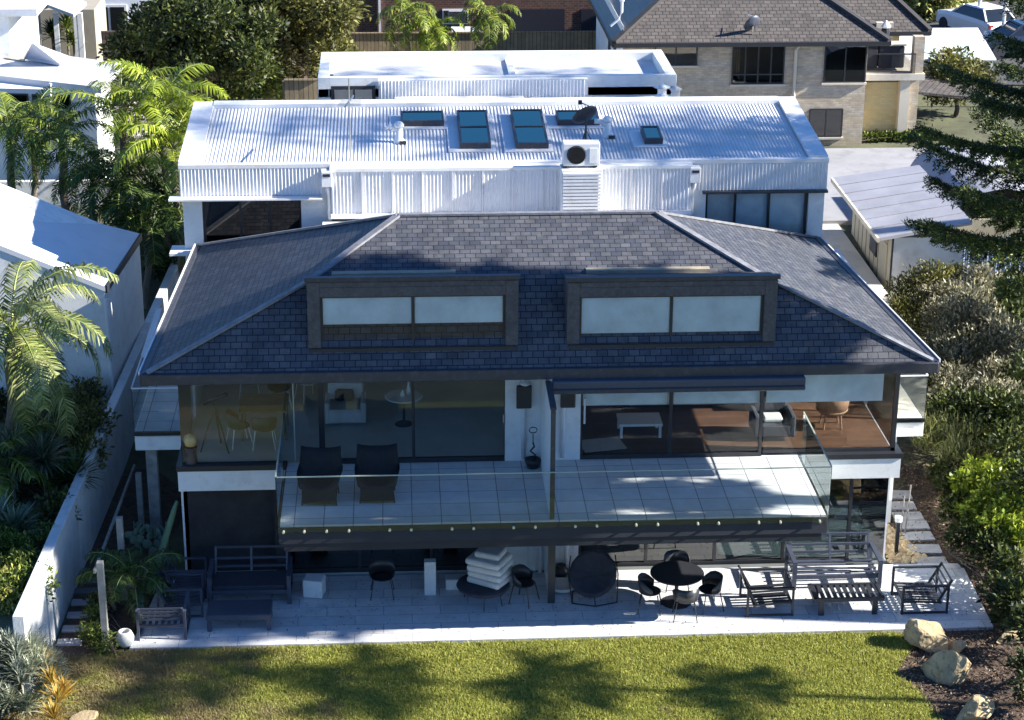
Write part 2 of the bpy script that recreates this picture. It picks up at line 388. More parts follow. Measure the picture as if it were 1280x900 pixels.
CONCL = M('pale_concrete', (.55, .5, .42), .85, .12, .7, .2, 20, stain=(.36, .33, .28), sfac=.5)
ASPH = M('asphalt', (.055, .055, .06), .9, .2, .5, .3, 40)
SHEDW = M('shed_wall_sheet', (.4, .36, .27), .6, .1, .7, .05, stain=(.28, .25, .2), sfac=.5)
SHEDR = M('shed_roof_sheet', (.3, .3, .34), .5, .15, .6, .08, 8, stain=(.36, .36, .4), sfac=.6)
BLUEF = M('blue_steel_fence', (.2, .26, .4), .5, .1, 2, .05)
ROCK = M('sandstone', (.38, .29, .17), .95, .35, 3, 1.0, 14, stain=(.13, .12, .06), sfac=.9)
MULCH = M('mulch_soil', (.075, .05, .035), 1, .5, 7, 1, 22, stain=(.02, .014, .01), sfac=.8)
GROUNDM = M('earth_and_weeds', (.08, .085, .045), 1, .4, .5, .8, 9, stain=(.05, .04, .03), sfac=.8)
STEP = M('stepping_stone', (.36, .36, .38), .8, .15, 4, .2, 40)
STEPD = M('dark_stepping_stone', (.12, .12, .13), .8, .15, 4, .2, 40)
G_WIN = GL('window_glass', (.95, .97, .975), -.018)
G_DARK = GL('tinted_window_glass', (.25, .3, .32), .06)
G_BAL = GL('balustrade_glass', (.975, .986, .985), -.026, (.9, .97, 1))
G_SKY = GL('skylight_glass', (.08, .3, .33), .3, (.45, .82, .74), .02)
EDGE = M('glass_edge', (.34, .4, .34), .3, .05, 2, 0)
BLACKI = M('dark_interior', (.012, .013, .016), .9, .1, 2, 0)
# grass base
def grass_mat(name, blade):
    mt, n, l, b = nmat(name); tc = n.new('ShaderNodeTexCoord'); g = n.new('ShaderNodeNewGeometry')
    big = noise(n, l, .55, 5, g.outputs['Position'], .65)
    sep = n.new('ShaderNodeSeparateXYZ'); l.new(g.outputs['Position'], sep.inputs[0])
    # worn zone towards the south west corner of the lawn
    mr = n.new('ShaderNodeMapRange'); mr.inputs[1].default_value = -3.5; mr.inputs[2].default_value = -9.5
    l.new(sep.outputs[0], mr.inputs[0])
    ad = n.new('ShaderNodeMath'); ad.operation = 'MULTIPLY_ADD'; l.new(mr.outputs[0], ad.inputs[0]); ad.inputs[1].default_value = .27; l.new(big.outputs[0], ad.inputs[2])
    dry = ramp(n, l, ad.outputs[0], .6, .78)
    if blade:
        r = ramp(n, l, g.outputs['Random Per Island'], 0, 1, (.15, .18, .025), (.5, .49, .11))
        c = mixc(n, l, dry, r, (.26, .21, .1)); b.inputs['Roughness'].default_value = .6
    else:
        c = mixc(n, l, dry, (.16, .18, .03), (.26, .2, .1)); b.inputs['Roughness'].default_value = 1
    l.new(c, b.inputs['Base Color'])
    if blade:
        tr = n.new('ShaderNodeBsdfTranslucent'); l.new(c, tr.inputs[0]); ms = n.new('ShaderNodeMixShader'); ms.inputs[0].default_value = .35
        l.new(b.outputs[0], ms.inputs[1]); l.new(tr.outputs[0], ms.inputs[2]); l.new(ms.outputs[0], n['Material Output'].inputs[0])
    return mt
GRB = grass_mat('lawn_soil', False); GRT = grass_mat('lawn_blades', True)
LF_DK = LEAF('dark_green_leaves', (.022, .035, .012), (.075, .1, .025), (.15, .17, .04))
LF_MID = LEAF('mid_green_leaves', (.04, .07, .014), (.14, .19, .035), (.24, .28, .06))
LF_BR = LEAF('bright_green_leaves', (.1, .15, .012), (.34, .42, .04), (.5, .55, .08))
LF_OLV = LEAF('olive_leaves', (.06, .065, .018), (.16, .16, .045), (.24, .23, .08))
LF_SIL = LEAF('silver_leaves', (.13, .13, .085), (.36, .34, .25), (.5, .46, .36))
LF_PALE = LEAF('pale_feathery_leaves', (.17, .2, .06), (.44, .44, .17), (.55, .53, .28))
LF_PINE = LEAF('norfolk_pine_needles', (.018, .035, .012), (.085, .125, .025), (.24, .28, .06), trans=.15)
LF_PALM = LEAF('palm_leaflets', (.05, .085, .012), (.2, .26, .035), (.33, .34, .08))
LF_PALMY = LEAF('yellow_green_palm_leaflets', (.12, .18, .012), (.34, .42, .04), (.45, .48, .09))
LF_PALMD = LEAF('dark_palm_leaflets', (.02, .045, .012), (.07, .12, .025), (.13, .19, .04))
LF_PALMP = LEAF('pale_palm_leaflets', (.09, .13, .035), (.28, .32, .12), (.4, .4, .2))
LF_AGA = LEAF('blue_green_blades', (.05, .09, .06), (.17, .22, .16), (.28, .31, .22))
LF_SILB = LEAF('silver_blades', (.17, .2, .15), (.4, .43, .34), (.5, .5, .42))
LF_ORG = LEAF('orange_yellow_blades', (.3, .2, .03), (.5, .3, .05), (.5, .42, .14))
LF_YEL = LEAF('variegated_leaves', (.14, .16, .03), (.36, .36, .1), (.48, .46, .2))
FLW = LEAF('pale_blossoms', (.35, .28, .38), (.6, .55, .62))
CHIPS = LEAF('bark_chips', (.06, .04, .028), (.17, .115, .08), (.3, .24, .18), trans=0)
PEBB = LEAF('tan_pebble_stones', (.35, .25, .15), (.6, .48, .33), trans=0)
# ------------------------------------------------------------------ terrain
def gz(x, y):
    t = min(1, max(0, (y-7)/16.0)); z = 1.6*t*t*(3-2*t)
    return z
nx, ny = 90, 90
xs = np.concatenate([np.linspace(-600, -40, 10), np.linspace(-36, 36, 70), np.linspace(40, 600, 10)])
ys = np.concatenate([np.linspace(-300, -20, 8), np.linspace(-16, 60, 74), np.linspace(66, 900, 8)])
V = [(x, y, gz(x, y)-.03+(.03*math.sin(x*1.3)*math.cos(y*1.7) if y > 2.2 else -.03)) for y in ys for x in xs]
Fq = [(j*90+i, j*90+i+1, (j+1)*90+i+1, (j+1)*90+i) for j in range(89) for i in range(89)]
gme = npmesh('ground', V, Fq, GROUNDM); tag(gme, kind='structure')
# patio slab
pFL, pFR, pBR, pBL = P(165, 812, Z=0), P(1237, 783, Z=0), P(1200, 708, Z=0), P(200, 742, Z=0)
PT = .04
tag(MB().prism([(-9.15, -1.66), (9.55, -1.6), (9.68, 1.5), (9.0, 1.52), (9.0, 1.53), (-8.8, 1.53)], -.25, PT).build('patio', PATIO), kind='structure')
# lawn
lawn_poly = [(-10.4, -1.9), (-9.3, -1.7), (7.3, -1.66), (7.75, -1.95), (7.35, -2.7), (6.95, -3.4), (7.25, -4.3), (7.4, -5.4), (7.5, -7), (7.6, -9), (-12, -9), (-11.5, -4), (-10.9, -2.6)]
tag(MB().prism(lawn_poly, -.2, -.01).build('lawn', GRB), kind='structure')
def inside(px, py, poly):
    c = np.zeros(len(px), bool); j = len(poly)-1
    for i in range(len(poly)):
        xi, yi = poly[i]; xj, yj = poly[j]
        k = ((yi > py) != (yj > py)) & (px < (xj-xi)*(py-yi)/(yj-yi+1e-12)+xi); c ^= k; j = i
    return c
n = 330000
gx = rng.uniform(-12, 7.9, n); gy = rng.uniform(-6.6, -1.55, n)
jx = gx+rng.normal(size=n)*.06
ins = inside(jx, gy+rng.normal(size=n)*.03, lawn_poly); gx = gx[ins]; gy = gy[ins]; n = len(gx)
C = np.stack([gx, gy, np.full(n, -.012)], 1); D = rng.normal(size=(n, 3))*.62+np.array([0, 0, 1]); Nn = rng.normal(size=(n, 3))
clump = .6+.5*np.sin(gx*6.1+np.sin(gy*4.3)*2)*np.sin(gy*7.7+gx*1.9)
a = unit(D)*(.05+.032*clump)[:, None]*rng.uniform(.7, 1.3, n)[:, None]; s = unit(np.cross(D, Nn))*.0115
V = np.stack([C-s, C+s, C+a], 1).reshape(-1, 3)
tag(npmesh('lawn_grass', V, np.arange(3*n).reshape(-1, 3), GRT), 'short green lawn grass with dry brown patches at its left end', 'grass', kind='stuff')
# mulch beds
bed = [(7.3, -1.66), (9.6, -1.62), (9.72, 1.55), (8.3, 1.55), (8.6, 9), (16, 10), (18, -9), (7.6, -9), (7.5, -7), (7.4, -5.4), (7.25, -4.3), (6.95, -3.4), (7.35, -2.7), (7.75, -1.95)]
tag(MB().prism(bed, -.2, -.02).build('garden_bed', MULCH), kind='structure')
bedl = [(-10.8, -6), (-10.35, -1.9), (-9.3, -1.7), (-8.85, 1.5), (-8.6, 8), (-10.6, 8), (-10.7, 1)]
tag(MB().prism(bedl[::-1], -.2, -.015).build('side_garden_bed', MULCH), kind='structure')
n = 42000
cx = rng.uniform(6.9, 14, n); cy = rng.uniform(-8, 9, n); ins = inside(cx, cy, bed); cx = cx[ins]; cy = cy[ins]; n = len(cx)
V, Fa = leaves(np.stack([cx, cy, rng.uniform(-.02, .03, n)], 1), rng.normal(size=(n, 3))*np.array([1, 1, .35]), rng.normal(size=(n, 3))*.5+np.array([0, 0, 1]), rng.uniform(.04, .11, n), .03, 0)
# dead leaves and clippings scattered over paving and lawn edge
tag(npmesh('bark_mulch', V, Fa, CHIPS), 'brown bark chips and leaf litter covering the right garden bed', 'mulch', kind='stuff')
# pebbles beside glass corner
cv = []
for i in range(520):
    x = 8.05+rnd.random()*.98; y = 1.65+rnd.random()*2.3
    if x > 8.1+.95*(1-(y-1.65)/3.4): continue
    cv.append((x, y, .0, rnd.uniform(.05, .1)))
pts = unit(np.array([[1, 0, 0], [0, 1, 0], [-1, 0, 0], [0, -1, 0], [0, 0, 1.]]))
Vp = []; Fp = []
for (x, y, z, r) in cv:
    b = len(Vp); k = rnd.random()*3
    for q in pts: Vp.append((x+(q[0]*math.cos(k)-q[1]*math.sin(k))*r*rnd.uniform(.8, 1.2), y+(q[0]*math.sin(k)+q[1]*math.cos(k))*r*rnd.uniform(.7, 1.1), z+q[2]*r*.8))
    Fp += [(b+i, b+(i+1) % 4, b+4) for i in range(4)]
tag(npmesh('pebbles', Vp, Fp, PEBB), 'tan river pebbles heaped beside the right glass corner', 'pebbles', kind='stuff')
# ------------------------------------------------------------------ FRONT HOUSE
H = thing('duplex_house', 'two storey white duplex with dark slate hipped roof and long glass balcony facing the lawn', 'house', (0, 5, 0))
F1 = 2.8; CE = 5.25; YF = 1.6
XL, XR = -8.2, 7.95
# ground floor shell
mb = MB(); mb.box(XL+.3, XR-.3, 9.0, 9.2, 0, 5.2)
mb.box(-8.3, -8.15, YF+.3, 9.0, 0, 2.3); mb.box(-8.3, -8.15, 4.6, 9.0, 2.3, CE)
mb.box(7.9, 8.05, 4.6, 9.0, 0, CE)
mb.box(-.98, .72, YF+.0, YF+.25, PT, 2.2); mb.box(-.98, .72, YF, YF+.25, F1+.0, CE)
mb.build('wall', WHITE, H, bevel=.01)
mb = MB(); mb.box(-6.2, -6.0, YF+.05, YF+.25, PT, 2.2).box(-8.25, -6.2, YF+.3, YF+.45, PT, 2.2)
mb.build('dark_wall', M('dark_stone_wall', (.03, .028, .03), .85, .3, 3, .4), H)
# room linings of the ground floor (dark)
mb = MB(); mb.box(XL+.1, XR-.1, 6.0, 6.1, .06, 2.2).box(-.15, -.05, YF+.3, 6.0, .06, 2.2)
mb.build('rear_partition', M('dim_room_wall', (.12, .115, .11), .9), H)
MB().box(XL, XR, YF+.1, 9, -.1, .05).build('ground_floor', INTG, H)
# first floor slab with wing bands
mb = MB(); mb.box(XL, XR, YF, 9, 2.22, F1-.003)
mb.build('floor_slab', WHITE, H)
s1 = [(-8.28, YF-.08), (8.02, YF-.08), (8.02, YF+.2), (-8.28, YF+.2)]
MB().box(-8.3, -5.88, YF-.1, YF+.0, 2.25, F1-.06).box(-8.3, -8.21, YF+.0, 4.5, 2.25, F1-.06).build('white_band', WHITE, H)
MB().box(5.82, 8.05, YF-.1, YF+.0, 2.25, F1-.06).box(7.96, 8.05, YF+.0, 4.5, 2.25, F1-.06).build('white_band', WHITE, H)
MB().box(-8.33, -5.86, YF-.13, YF+.12, F1-.06, F1+.06).box(-8.33, -8.2, YF+.12, 4.5, F1-.06, F1+.06).build('sill', DARK, H)
MB().box(5.8, 8.08, YF-.13, YF+.12, F1-.06, F1+.06).box(7.95, 8.08, YF+.12, 4.5, F1-.06, F1+.06).build('sill', DARK, H)
# upper room floors
MB().box(XL+.05, -.1, YF+.12, 9, F1, F1+.02).build('tile_floor', INTG, H)
MB().box(.1, XR-.05, YF+.12, 9, F1, F1+.02).build('timber_floor', WOODF, H)
mb = MB(); mb.box(XL, XR, 8.9, 8.98, F1, CE).box(-.15, .1, YF+.26, 8.9, F1, CE)
mb.build('room_wall', INTW, H)
MB().box(XL-.1, XR+.1, YF-.05, 9.1, CE, CE+.08).build('ceiling', WHITE, H)
# ---- roof
EZ = 5.62; EY = .1
eL, eR = P(183, 466, Y=EY), P(1166, 452, Y=EY)
bL, bR = P(250, 312, Z=EZ), P(1018, 298, Z=EZ)
A0 = Vector((eL.x, EY, EZ)); B0 = Vector((eR.x, EY, EZ)); Cb = Vector((bR.x, 9.2, EZ)); Db = Vector((bL.x, 9.2, EZ))
KZ = 7.2; kL = P(386, 351, Z=KZ); kR = P(952, 345, Z=KZ); KY = (kL.y+kR.y)/2
rL = P(498, 269, Y=3.5); rR = P(820, 266, Y=3.5); RZ = (rL.z+rR.z)/2
K0 = Vector((kL.x, KY, KZ)); K1 = Vector((kR.x, KY, KZ)); R0 = Vector((rL.x, 3.5, RZ)); R1 = Vector((rR.x, 3.5, RZ))
print('KY', KY, 'R', R0, R1, 'A0', A0, 'bL', bL, bR)
mb = MB()
mb.quad(A0, B0, K1, K0); mb.quad(K0, K1, R1, R0)
mb.quad(Db, A0, K0); mb.quad(Db, K0, R0); mb.quad(B0, Cb, K1); mb.quad(Cb, R1, K1); mb.quad(Cb, Db, R0, R1)
roof = mb.build('roof', SHING, H)
mb = MB()
for a_, b_ in ((A0, K0), (K0, R0), (B0, K1), (K1, R1), (R0, R1), (R0, Db), (R1, Cb)):
    mb.bar(a_+Vector((0, 0, .02)), b_+Vector((0, 0, .02)), .16, .05)
mb.build('hip_capping', M('slate_capping', (.17, .17, .19), .6, .3, 6, .4), roof)
mb = MB(); o_ = .07
for a_, b_ in ((A0, B0), (B0, Cb), (Cb, Db), (Db, A0)):
    d = (b_-a_).normalized(); nn = Vector((d.y, -d.x, 0)); mb.bar(a_+nn*o_-d*.1+Vector((0, 0, -.11)), b_+nn*o_+d*.1+Vector((0, 0, -.11)), .14, .24)
mb.build('gutter', DARKF, roof, bevel=.015)
for a_, b_ in ((B0, Cb), (Db, A0)):
    mb = MB(); d = (b_-a_).normalized(); nn = Vector((d.y, -d.x, 0)); mb.bar(a_+nn*.16+Vector((0, 0, .0)), b_+nn*.16+Vector((0, 0, .0)), .03, .08)
    mb.build('gutter_lip', WHITEM, roof)
MB().slab([A0+Vector((0, 0, -.2)), B0+Vector((0, 0, -.2)), Cb+Vector((0, 0, -.2)), Db+Vector((0, 0, -.2))], .03).build('soffit', M('soffit_lining', (.25, .25, .27), .8), roof)
# ---- dormers
DY = .42
def dormer(x0, x1, blinds):
    zt = P((x0+x1)/2, 347, Y=DY).z
    a = P(x0, 390, Y=DY).x; b = P(x1, 384, Y=DY).x
    zb = EZ+(KZ-EZ)/(KY-EY)*(DY-EY)
    d = MB(); fw = .27; fy = DY
    # lining box: roof, cheeks and front frame
    zk = KZ+.05; d.add([(a, fy, zt-.08), (b, fy, zt-.08), (b, KY+.12, zk-.08), (a, KY+.12, zk-.08), (a, fy, zt), (b, fy, zt), (b, KY+.12, zk), (a, KY+.12, zk)], [(0, 3, 2, 1), (4, 5, 6, 7), (0, 1, 5, 4), (1, 2, 6, 5), (2, 3, 7, 6), (3, 0, 4, 7)])
    for xa, xb in ((a, a+fw), (b-fw, b)):
        d.prism([(xa, fy), (xb, fy), (xb, KY), (xa, KY)], zb-.25, lambda x, y: zt-.085+(zk-zt)*(y-fy)/(KY+.12-fy))
    d.box(a+fw, b-fw, fy, fy+.25, zt-.42, zt-.2).box(a+fw, b-fw, fy, fy+.05, zt-.199, zt-.085)
    o = d.build('dormer', DARKCL, H, bevel=.01)
    MB().box(a-.04, b+.04, fy-.05, fy+.08, zt-.05, zt+.035).build('dormer_edge_trim', DARKF, o)
    MB().box(a+.5, b-1.3, KY+.1, KY+.3, KZ+.03, KZ+.13).build('roof_flashing', M('lead_flashing', (.3, .26, .19), .7, .2, 3, .2), o)
    MB().box(a+.02, b-.02, fy-.06, fy+.06, zb-.12, zb-.0).build('dormer_sill', DARK, o)
    w0, w1, z0, z1 = a+fw, b-fw, zb+.02, zt-.42
    win = MB(); t = .05
    for q in ((w0, w1, z0, z0+.08), (w0, w1, z1-t, z1), (w0, w0+t, z0+.08, z1-t), (w1-t, w1, z0+.08, z1-t), ((w0+w1)/2-.03, (w0+w1)/2+.03, z0+.08, z1-t)):
        win.box(q[0], q[1], fy+.1, fy+.17, q[2], q[3])
    wo = win.build('window', DARK, o)
    for k in range(2):
        p0 = w0+t if k == 0 else (w0+w1)/2+.03; p1 = (w0+w1)/2-.03 if k == 0 else w1-t
        MB().box(p0, p1, fy+.13, fy+.14, z0+.08, z1-t).build('pane', G_WIN, wo)
        zz = z0+.02 if blinds else z0+.08+(z1-z0)*.34  # left dormer's sheet stops short, imitating the dark reflection below
        MB().box(p0+.005, p1-.005, fy+.155, fy+.165, zz+(.06 if blinds else 0), z1-t).build('sky_reflection_blind', BLIND_SKY, wo)  # pale sheet standing in for the sky reflected in the dormer panes
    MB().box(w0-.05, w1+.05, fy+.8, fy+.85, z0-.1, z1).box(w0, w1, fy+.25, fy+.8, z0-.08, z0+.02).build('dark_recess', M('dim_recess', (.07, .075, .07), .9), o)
dormer(384, 648, False); dormer(709, 971, True)
# ---- awning cassette
ax0, ax1 = P(690, 475, Y=-.05).x, P(1006, 473, Y=-.05).x
aw = MB().box(ax0, ax1, -.2, .02, 5.2, 5.4).build('awning_cassette', FURNB, H, bevel=.04, seg=3)
MB().box(ax0+.01, ax1-.01, -.24, -.1, 5.12, 5.22).build('awning_front_bar', DARKF, aw, bevel=.02)
# ---- facade glazing, upper
def glazing(xs_, z0, z1, y, glass, name='sliding_door', fr=.07, bars=None, mat=DARK, rail=.1):
    f = MB(); f.box(xs_[0], xs_[-1], y-.05, y+.05, z0, z0+rail).box(xs_[0], xs_[-1], y-.05, y+.05, z1-.07, z1)
    for i, x in enumerate(xs_):
        w = fr if 0 < i < len(xs_)-1 else fr
        xa = x-w/2 if 0 < i < len(xs_)-1 else (x if i == 0 else x-w)
        f.box(xa, xa+w, y-.051, y+.051, z0+rail, z1-.07)
    o = f.build(name, mat, H)
    for i in range(len(xs_)-1):
        MB().box(xs_[i]+fr*.5, xs_[i+1]-fr*.5, y-.006, y+.006, z0+rail, z1-.07).build('pane', glass, o)
    return o
def xa(px, py=540, Y=YF): return P(px, py, Y=Y).x
dl = glazing([xa(402), xa(517), xa(634)], F1, CE, YF+.06, G_WIN)
MB().box(xa(630)-.03, xa(630)+.0, YF-.04, YF-.01, F1+.95, F1+1.15).build('handle', STEEL, dl)
dr = glazing([xa(724), xa(838), xa(953)], F1, CE, YF+.06, G_WIN)
MB().box(xa(730)-.02, xa(730)+.02, YF-.06, YF-.03, F1+.9, F1+1.5).box(xa(730)-.02, xa(730)+.02, YF-.04, YF, F1+.9, F1+.95).box(xa(730)-.02, xa(730)+.02, YF-.04, YF, F1+1.45, F1+1.5).build('handle', WHITEM, dr)
# left glass wing
gl = MB().box(xa(402)-.06, xa(402)-.001, YF+.0, YF+.1, F1+.06, CE).build('corner_window', DARK, H)
MB().box(-8.2, xa(402)-.06, YF+.02, YF+.035, F1+.06, CE).build('pane', G_WIN, gl)
MB().box(-8.2, -8.185, YF+.035, 4.6, F1+.06, CE).build('pane', G_WIN, gl)
MB().box(xa(368)-.012, xa(368)+.012, YF+.0, YF+.019, F1+.06, CE).build('glass_joint', EDGE, gl)
gr = MB().box(7.83, 7.93, YF+.04, YF+.14, F1+.06, CE).box(xa(953)+.036, 7.93, YF+.04, YF+.1, F1+.06, F1+.14).build('corner_window', DARK, H)
MB().box(xa(953)+.036, 7.83, YF+.06, YF+.075, F1+.14, CE).build('pane', G_WIN, gr)
MB().box(7.9, 7.915, YF+.14, 4.6, F1+.06, CE).build('pane', G_WIN, gr)
# roller blinds in the right unit
zb1 = P(780, 508, Y=YF+.2).z; zb2 = P(1000, 500, Y=YF+.2).z
for a_, b_ in ((727, 836), (841, 951), (956, 1104)):
    MB().box(xa(a_)+.03, xa(b_)-.03, YF+.18, YF+.19, (zb1+zb2)/2, CE).build('sky_reflection_blind', BLIND_SKY, H)
# downpipes, wall lamps (speakers)
for px in (654, 703):
    x = xa(px); MB().tube([(x, YF-.08, F1+.1), (x, YF-.08, CE)], .05, 12).build('downpipe', WHITEM, H, smooth=True)
    xs2 = x+(-.0 if px == 654 else .1)
    o = MB().box(xs2-.17, xs2+.17, YF-.22, YF-.14, 4.15, 4.7).build('outdoor_heater_box', DARK, H, bevel=.02)
    MB().lathe([(.05, 0), (.11, .03), (.11, .06), (0, .1)], (xs2+.02, YF-.25, 4.72), 14).build('wall_lamp', WHITEM, H, smooth=True)
# divider wall between the units: white fin with dark capping edge
vs_ = []
for X in (-.19, -.11):
    vs_ += [(X, YF, F1), (X, -1.5, F1), (X, -1.5, 5.3), (X, -.15, 5.34), (X, YF, 5.2)]
MB().add(vs_, [(0, 1, 2, 3, 4), (9, 8, 7, 6, 5)]+[((i+1) % 5, i, 5+i, 5+(i+1) % 5) for i in range(5)]).build('divider_wall', WHITE, H)
MB().bar((-.15, -1.53, F1+.02), (-.15, -1.53, 5.3), .1, .06, up=(0, 1, 0)).bar((-.15, -1.56, 5.33), (-.15, -.12, 5.37), .13, .05).build('divider_edge_trim', DARKF, H)
MB().box(-.06, .02, .02, YF, PT, 2.2).build('lower_divider_wall', WHITE, H)
MB().box(-.1, .06, -.04, .02, PT, 2.2).build('divider_post', DARK, H)
# ---- balcony
bx0, bx1, by = -5.9, 5.72, -1.6
MB().box(bx0, bx1, by, YF-.14, F1-.42, F1-.045).build('balcony_slab', M('dark_balcony_soffit', (.03, .03, .04), .8, .15, 2, .1), H)
MB().box(bx0+.03, bx1-.03, by+.03, YF-.005, F1-.044, F1).build('balcony_tiles', DECKT, H)
for (a_, b_) in ((bx0, -.04), (.0, bx1)):
    g = MB().box(a_, b_, by-.04, by-.02, F1-.14, F1+1.12).build('glass_balustrade', G_BAL, H)
    MB().box(a_, b_, by-.045, by-.015, F1+1.121, F1+1.14).build('glass_edge', EDGE, g)
for k, x in enumerate((-4.15, -2.4, -.95, .95, 2.6, 4.2)): pass
for x, y0 in ((bx0-.02, by), (bx1+.02, by)):
    g = MB().box(x-.01, x+.01, by-.01, YF-.15, F1-.2, F1+1.12).build('glass_balustrade', G_BAL, H)
    MB().box(x-.015, x+.015, by-.01, YF-.15, F1+1.121, F1+1.14).build('glass_edge', EDGE, g)
for px in (354, 380, 408, 436, 487, 514, 565, 592, 642, 669, 719, 746, 795, 822, 872, 898, 948, 975, 1024):
    x = P(px, 655, Y=by-.05).x
    MB().lathe([(.028, 0), (.028, .07), (0, .075)], (0, 0, 0), 10, M4=Matrix.Translation((x, by-.045, F1-.1)) @ Matrix.Rotation(R_(90), 4, 'X')).build('glass_clamp', BRASSY, H)
# beams under balcony
MB().box(bx0+.1, bx1-.1, by+.02, by+.12, F1-.6, F1-.421).build('balcony_beam', M('dark_beam', (.02, .02, .03), .6), H)
# ---- side walkways
for sx, x0, x1 in ((-1, -9.5, -8.36), (1, 8.1, 9.12)):
    y0 = 3.65
    w = MB().box(x0, x1, y0, 9.2, F1-.45, F1-.02).build('side_walkway', WHITE, H, bevel=.01)
    MB().box(x0+.02, x1-.02, y0+.02, 9.15, F1-.019, F1+.0).build('walkway_tiles', DECKT if sx < 0 else CONCL, w)
    MB().box(x0-.01, x1+.01, y0-.02, y0+.06, F1-.08, F1+.01).build('walkway_edge', DARK, w)
    xo = x0 if sx < 0 else x1
    g = MB().box(x0, x1, y0-.03, y0-.015, F1-.1, F1+1.1).box(xo-.008, xo+.008, y0-.01, 8.6, F1, F1+1.1).build('walkway_balustrade', G_BAL, w)
    MB().box(x0, x1, y0-.035, y0-.01, F1+1.101, F1+1.13).box(xo-.015, xo+.015, y0-.01, 8.6, F1+1.101, F1+1.13).build('top_rail', WHITEM, g)
    MB().box(x0+.2, x0+.45, y0+.2, y0+.45, 0, F1-.45).build('walkway_column', TIMB if sx < 0 else WHITE, w)
MB().box(-9.5, -9.35, 5.6, 9, F1+1.14, F1+1.2).build('side_screen', WHITEM, H)
# ---- ground floor glazing
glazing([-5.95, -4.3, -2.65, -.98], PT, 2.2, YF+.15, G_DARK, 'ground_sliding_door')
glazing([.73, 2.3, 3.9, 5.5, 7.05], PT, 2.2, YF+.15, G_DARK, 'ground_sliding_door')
cg = MB().box(7.86, 7.9, YF+.1, YF+.14, PT, 2.2).build('ground_corner_window', WHITEM, H)
MB().box(7.05, 7.86, YF+.11, YF+.125, PT, 2.2).build('pane', G_DARK, cg); MB().box(7.88, 7.895, YF+.14, 5, PT, 2.2).build('pane', G_WIN, cg)
MB().box(.12, .72, YF-.02, YF-.001, PT, 2.2).build('white_panel', WHITE, H)
for px in (675, 707):
    x = P(px, 700, Y=YF).x; MB().tube([(x, YF-.1, PT), (x, YF-.1, 2.2)], .05, 12).build('downpipe', WHITEM, H, smooth=True)
for i in range(3):
    x = P((660, 668, 716)[i], 700, Y=YF).x; MB().box(x-.03, x+.03, YF-.03, YF-.02, PT, 2.1).build('batten', WHITEM, H)
# ------------------------------------------------------------------ REAR HOUSE (white, ribbed metal)
def ribbed(a, b, c, d, nrib, amp, name, mat, parent, flat=.0):
    """corrugated sheet over quad a-b (low edge) d-c (high edge); ribs run a->d"""
    a, b, c, d = map(Vector, (a, b, c, d)); nn = (b-a).cross(d-a).normalized(); per = 8; n = nrib*per; V = []; Fq = []
    for i in range(n+1):
        t = i/n; h = amp*max(0, math.sin(2*math.pi*i/per))**.7*nn if flat else amp*.5*(1+math.sin(2*math.pi*i/per))*nn
        V += [a.lerp(b, t)+h, d.lerp(c, t)+h]
    Fq = [(2*i, 2*i+2, 2*i+3, 2*i+1) for i in range(n)]
    me = bpy.data.meshes.new(name); me.from_pydata([tuple(v) for v in V], [], Fq); me.update(); auto_uv(me)
    return link(name, me, mat, parent, True, False)
Bh = thing('metal_clad_house', 'white ribbed metal house with flat corrugated roof and skylights right behind the slate roof', 'house', (0, 12, 0))
RY = 9.45; RT = 7.64; BX0, BX1 = -8.8, 7.74
MB().box(BX0+.55, BX1-.45, RY+.4, 14.2, 0, 7.3).build('body', WHITE, Bh)
# front parapet fascia
MB().box(BX0, BX1, RY-.02, RY+.14, RT-.1, RT+.02).build('fascia', WHITEM, Bh, bevel=.01)
def RZf(y): return 7.6+.42*(y-9.6)/4.6
MB().prism([(BX0, RY+.14), (BX0+.55, RY+.14), (BX0+.55, 14.3), (BX0, 14.3)], 6.9, lambda x, y: RZf(y)+.1).build('parapet', WHITEM, Bh)
MB().prism([(BX1-.5, RY+.14), (BX1, RY+.14), (BX1, 14.3), (BX1-.5, 14.3)], 6.9, lambda x, y: RZf(y)+.1).build('parapet', WHITEM, Bh)
MB().prism([(BX0+.55, 13.95), (BX1-.5, 13.95), (BX1-.5, 14.3), (BX0+.55, 14.3)], 7.2, lambda x, y: RZf(y)+.12).build('parapet', WHITEM, Bh)
ribbed((BX0+.56, RY+.2, RZf(RY+.2)), (BX1-.52, RY+.2, RZf(RY+.2)), (BX1-.52, 13.94, RZf(13.94)), (BX0+.56, 13.94, RZf(13.94)), 165, .02, 'roof', WROOF, Bh)
MB().box(BX0+.56, BX1-.52, RY+.15, RY+.19, RT-.12, RT-.02).build('box_gutter', DARKF, Bh)
# cladding strips
ribbed((BX0+.03, RY, 6.84), (-5.15, RY, 6.84), (-5.15, RY, RT-.1), (BX0+.03, RY, RT-.1), 40, .018, 'wall_cladding', WHITEM, Bh, 1)
ribbed((4.3, RY, 6.84), (BX1-.02, RY, 6.84), (BX1-.02, RY, RT-.1), (4.3, RY, RT-.1), 38, .018, 'wall_cladding', WHITEM, Bh, 1)
ribbed((-4.95, RY-.3, 6.42), (4.15, RY-.3, 6.42), (4.15, RY-.3, RT-.12), (-4.95, RY-.3, RT-.12), 100, .018, 'wall_cladding', WHITEM, Bh, 1)
MB().box(-4.97, 4.17, RY-.29, RY+.1, 6.3, RT-.13).box(-4.99, 4.19, RY-.34, RY-.02, RT-.12, RT-.04).build('wall', WHITE, Bh)
MB().box(-4.99, 4.19, RY-.36, RY-.28, 6.3, 6.42).build('base_flashing', WHITEM, Bh)
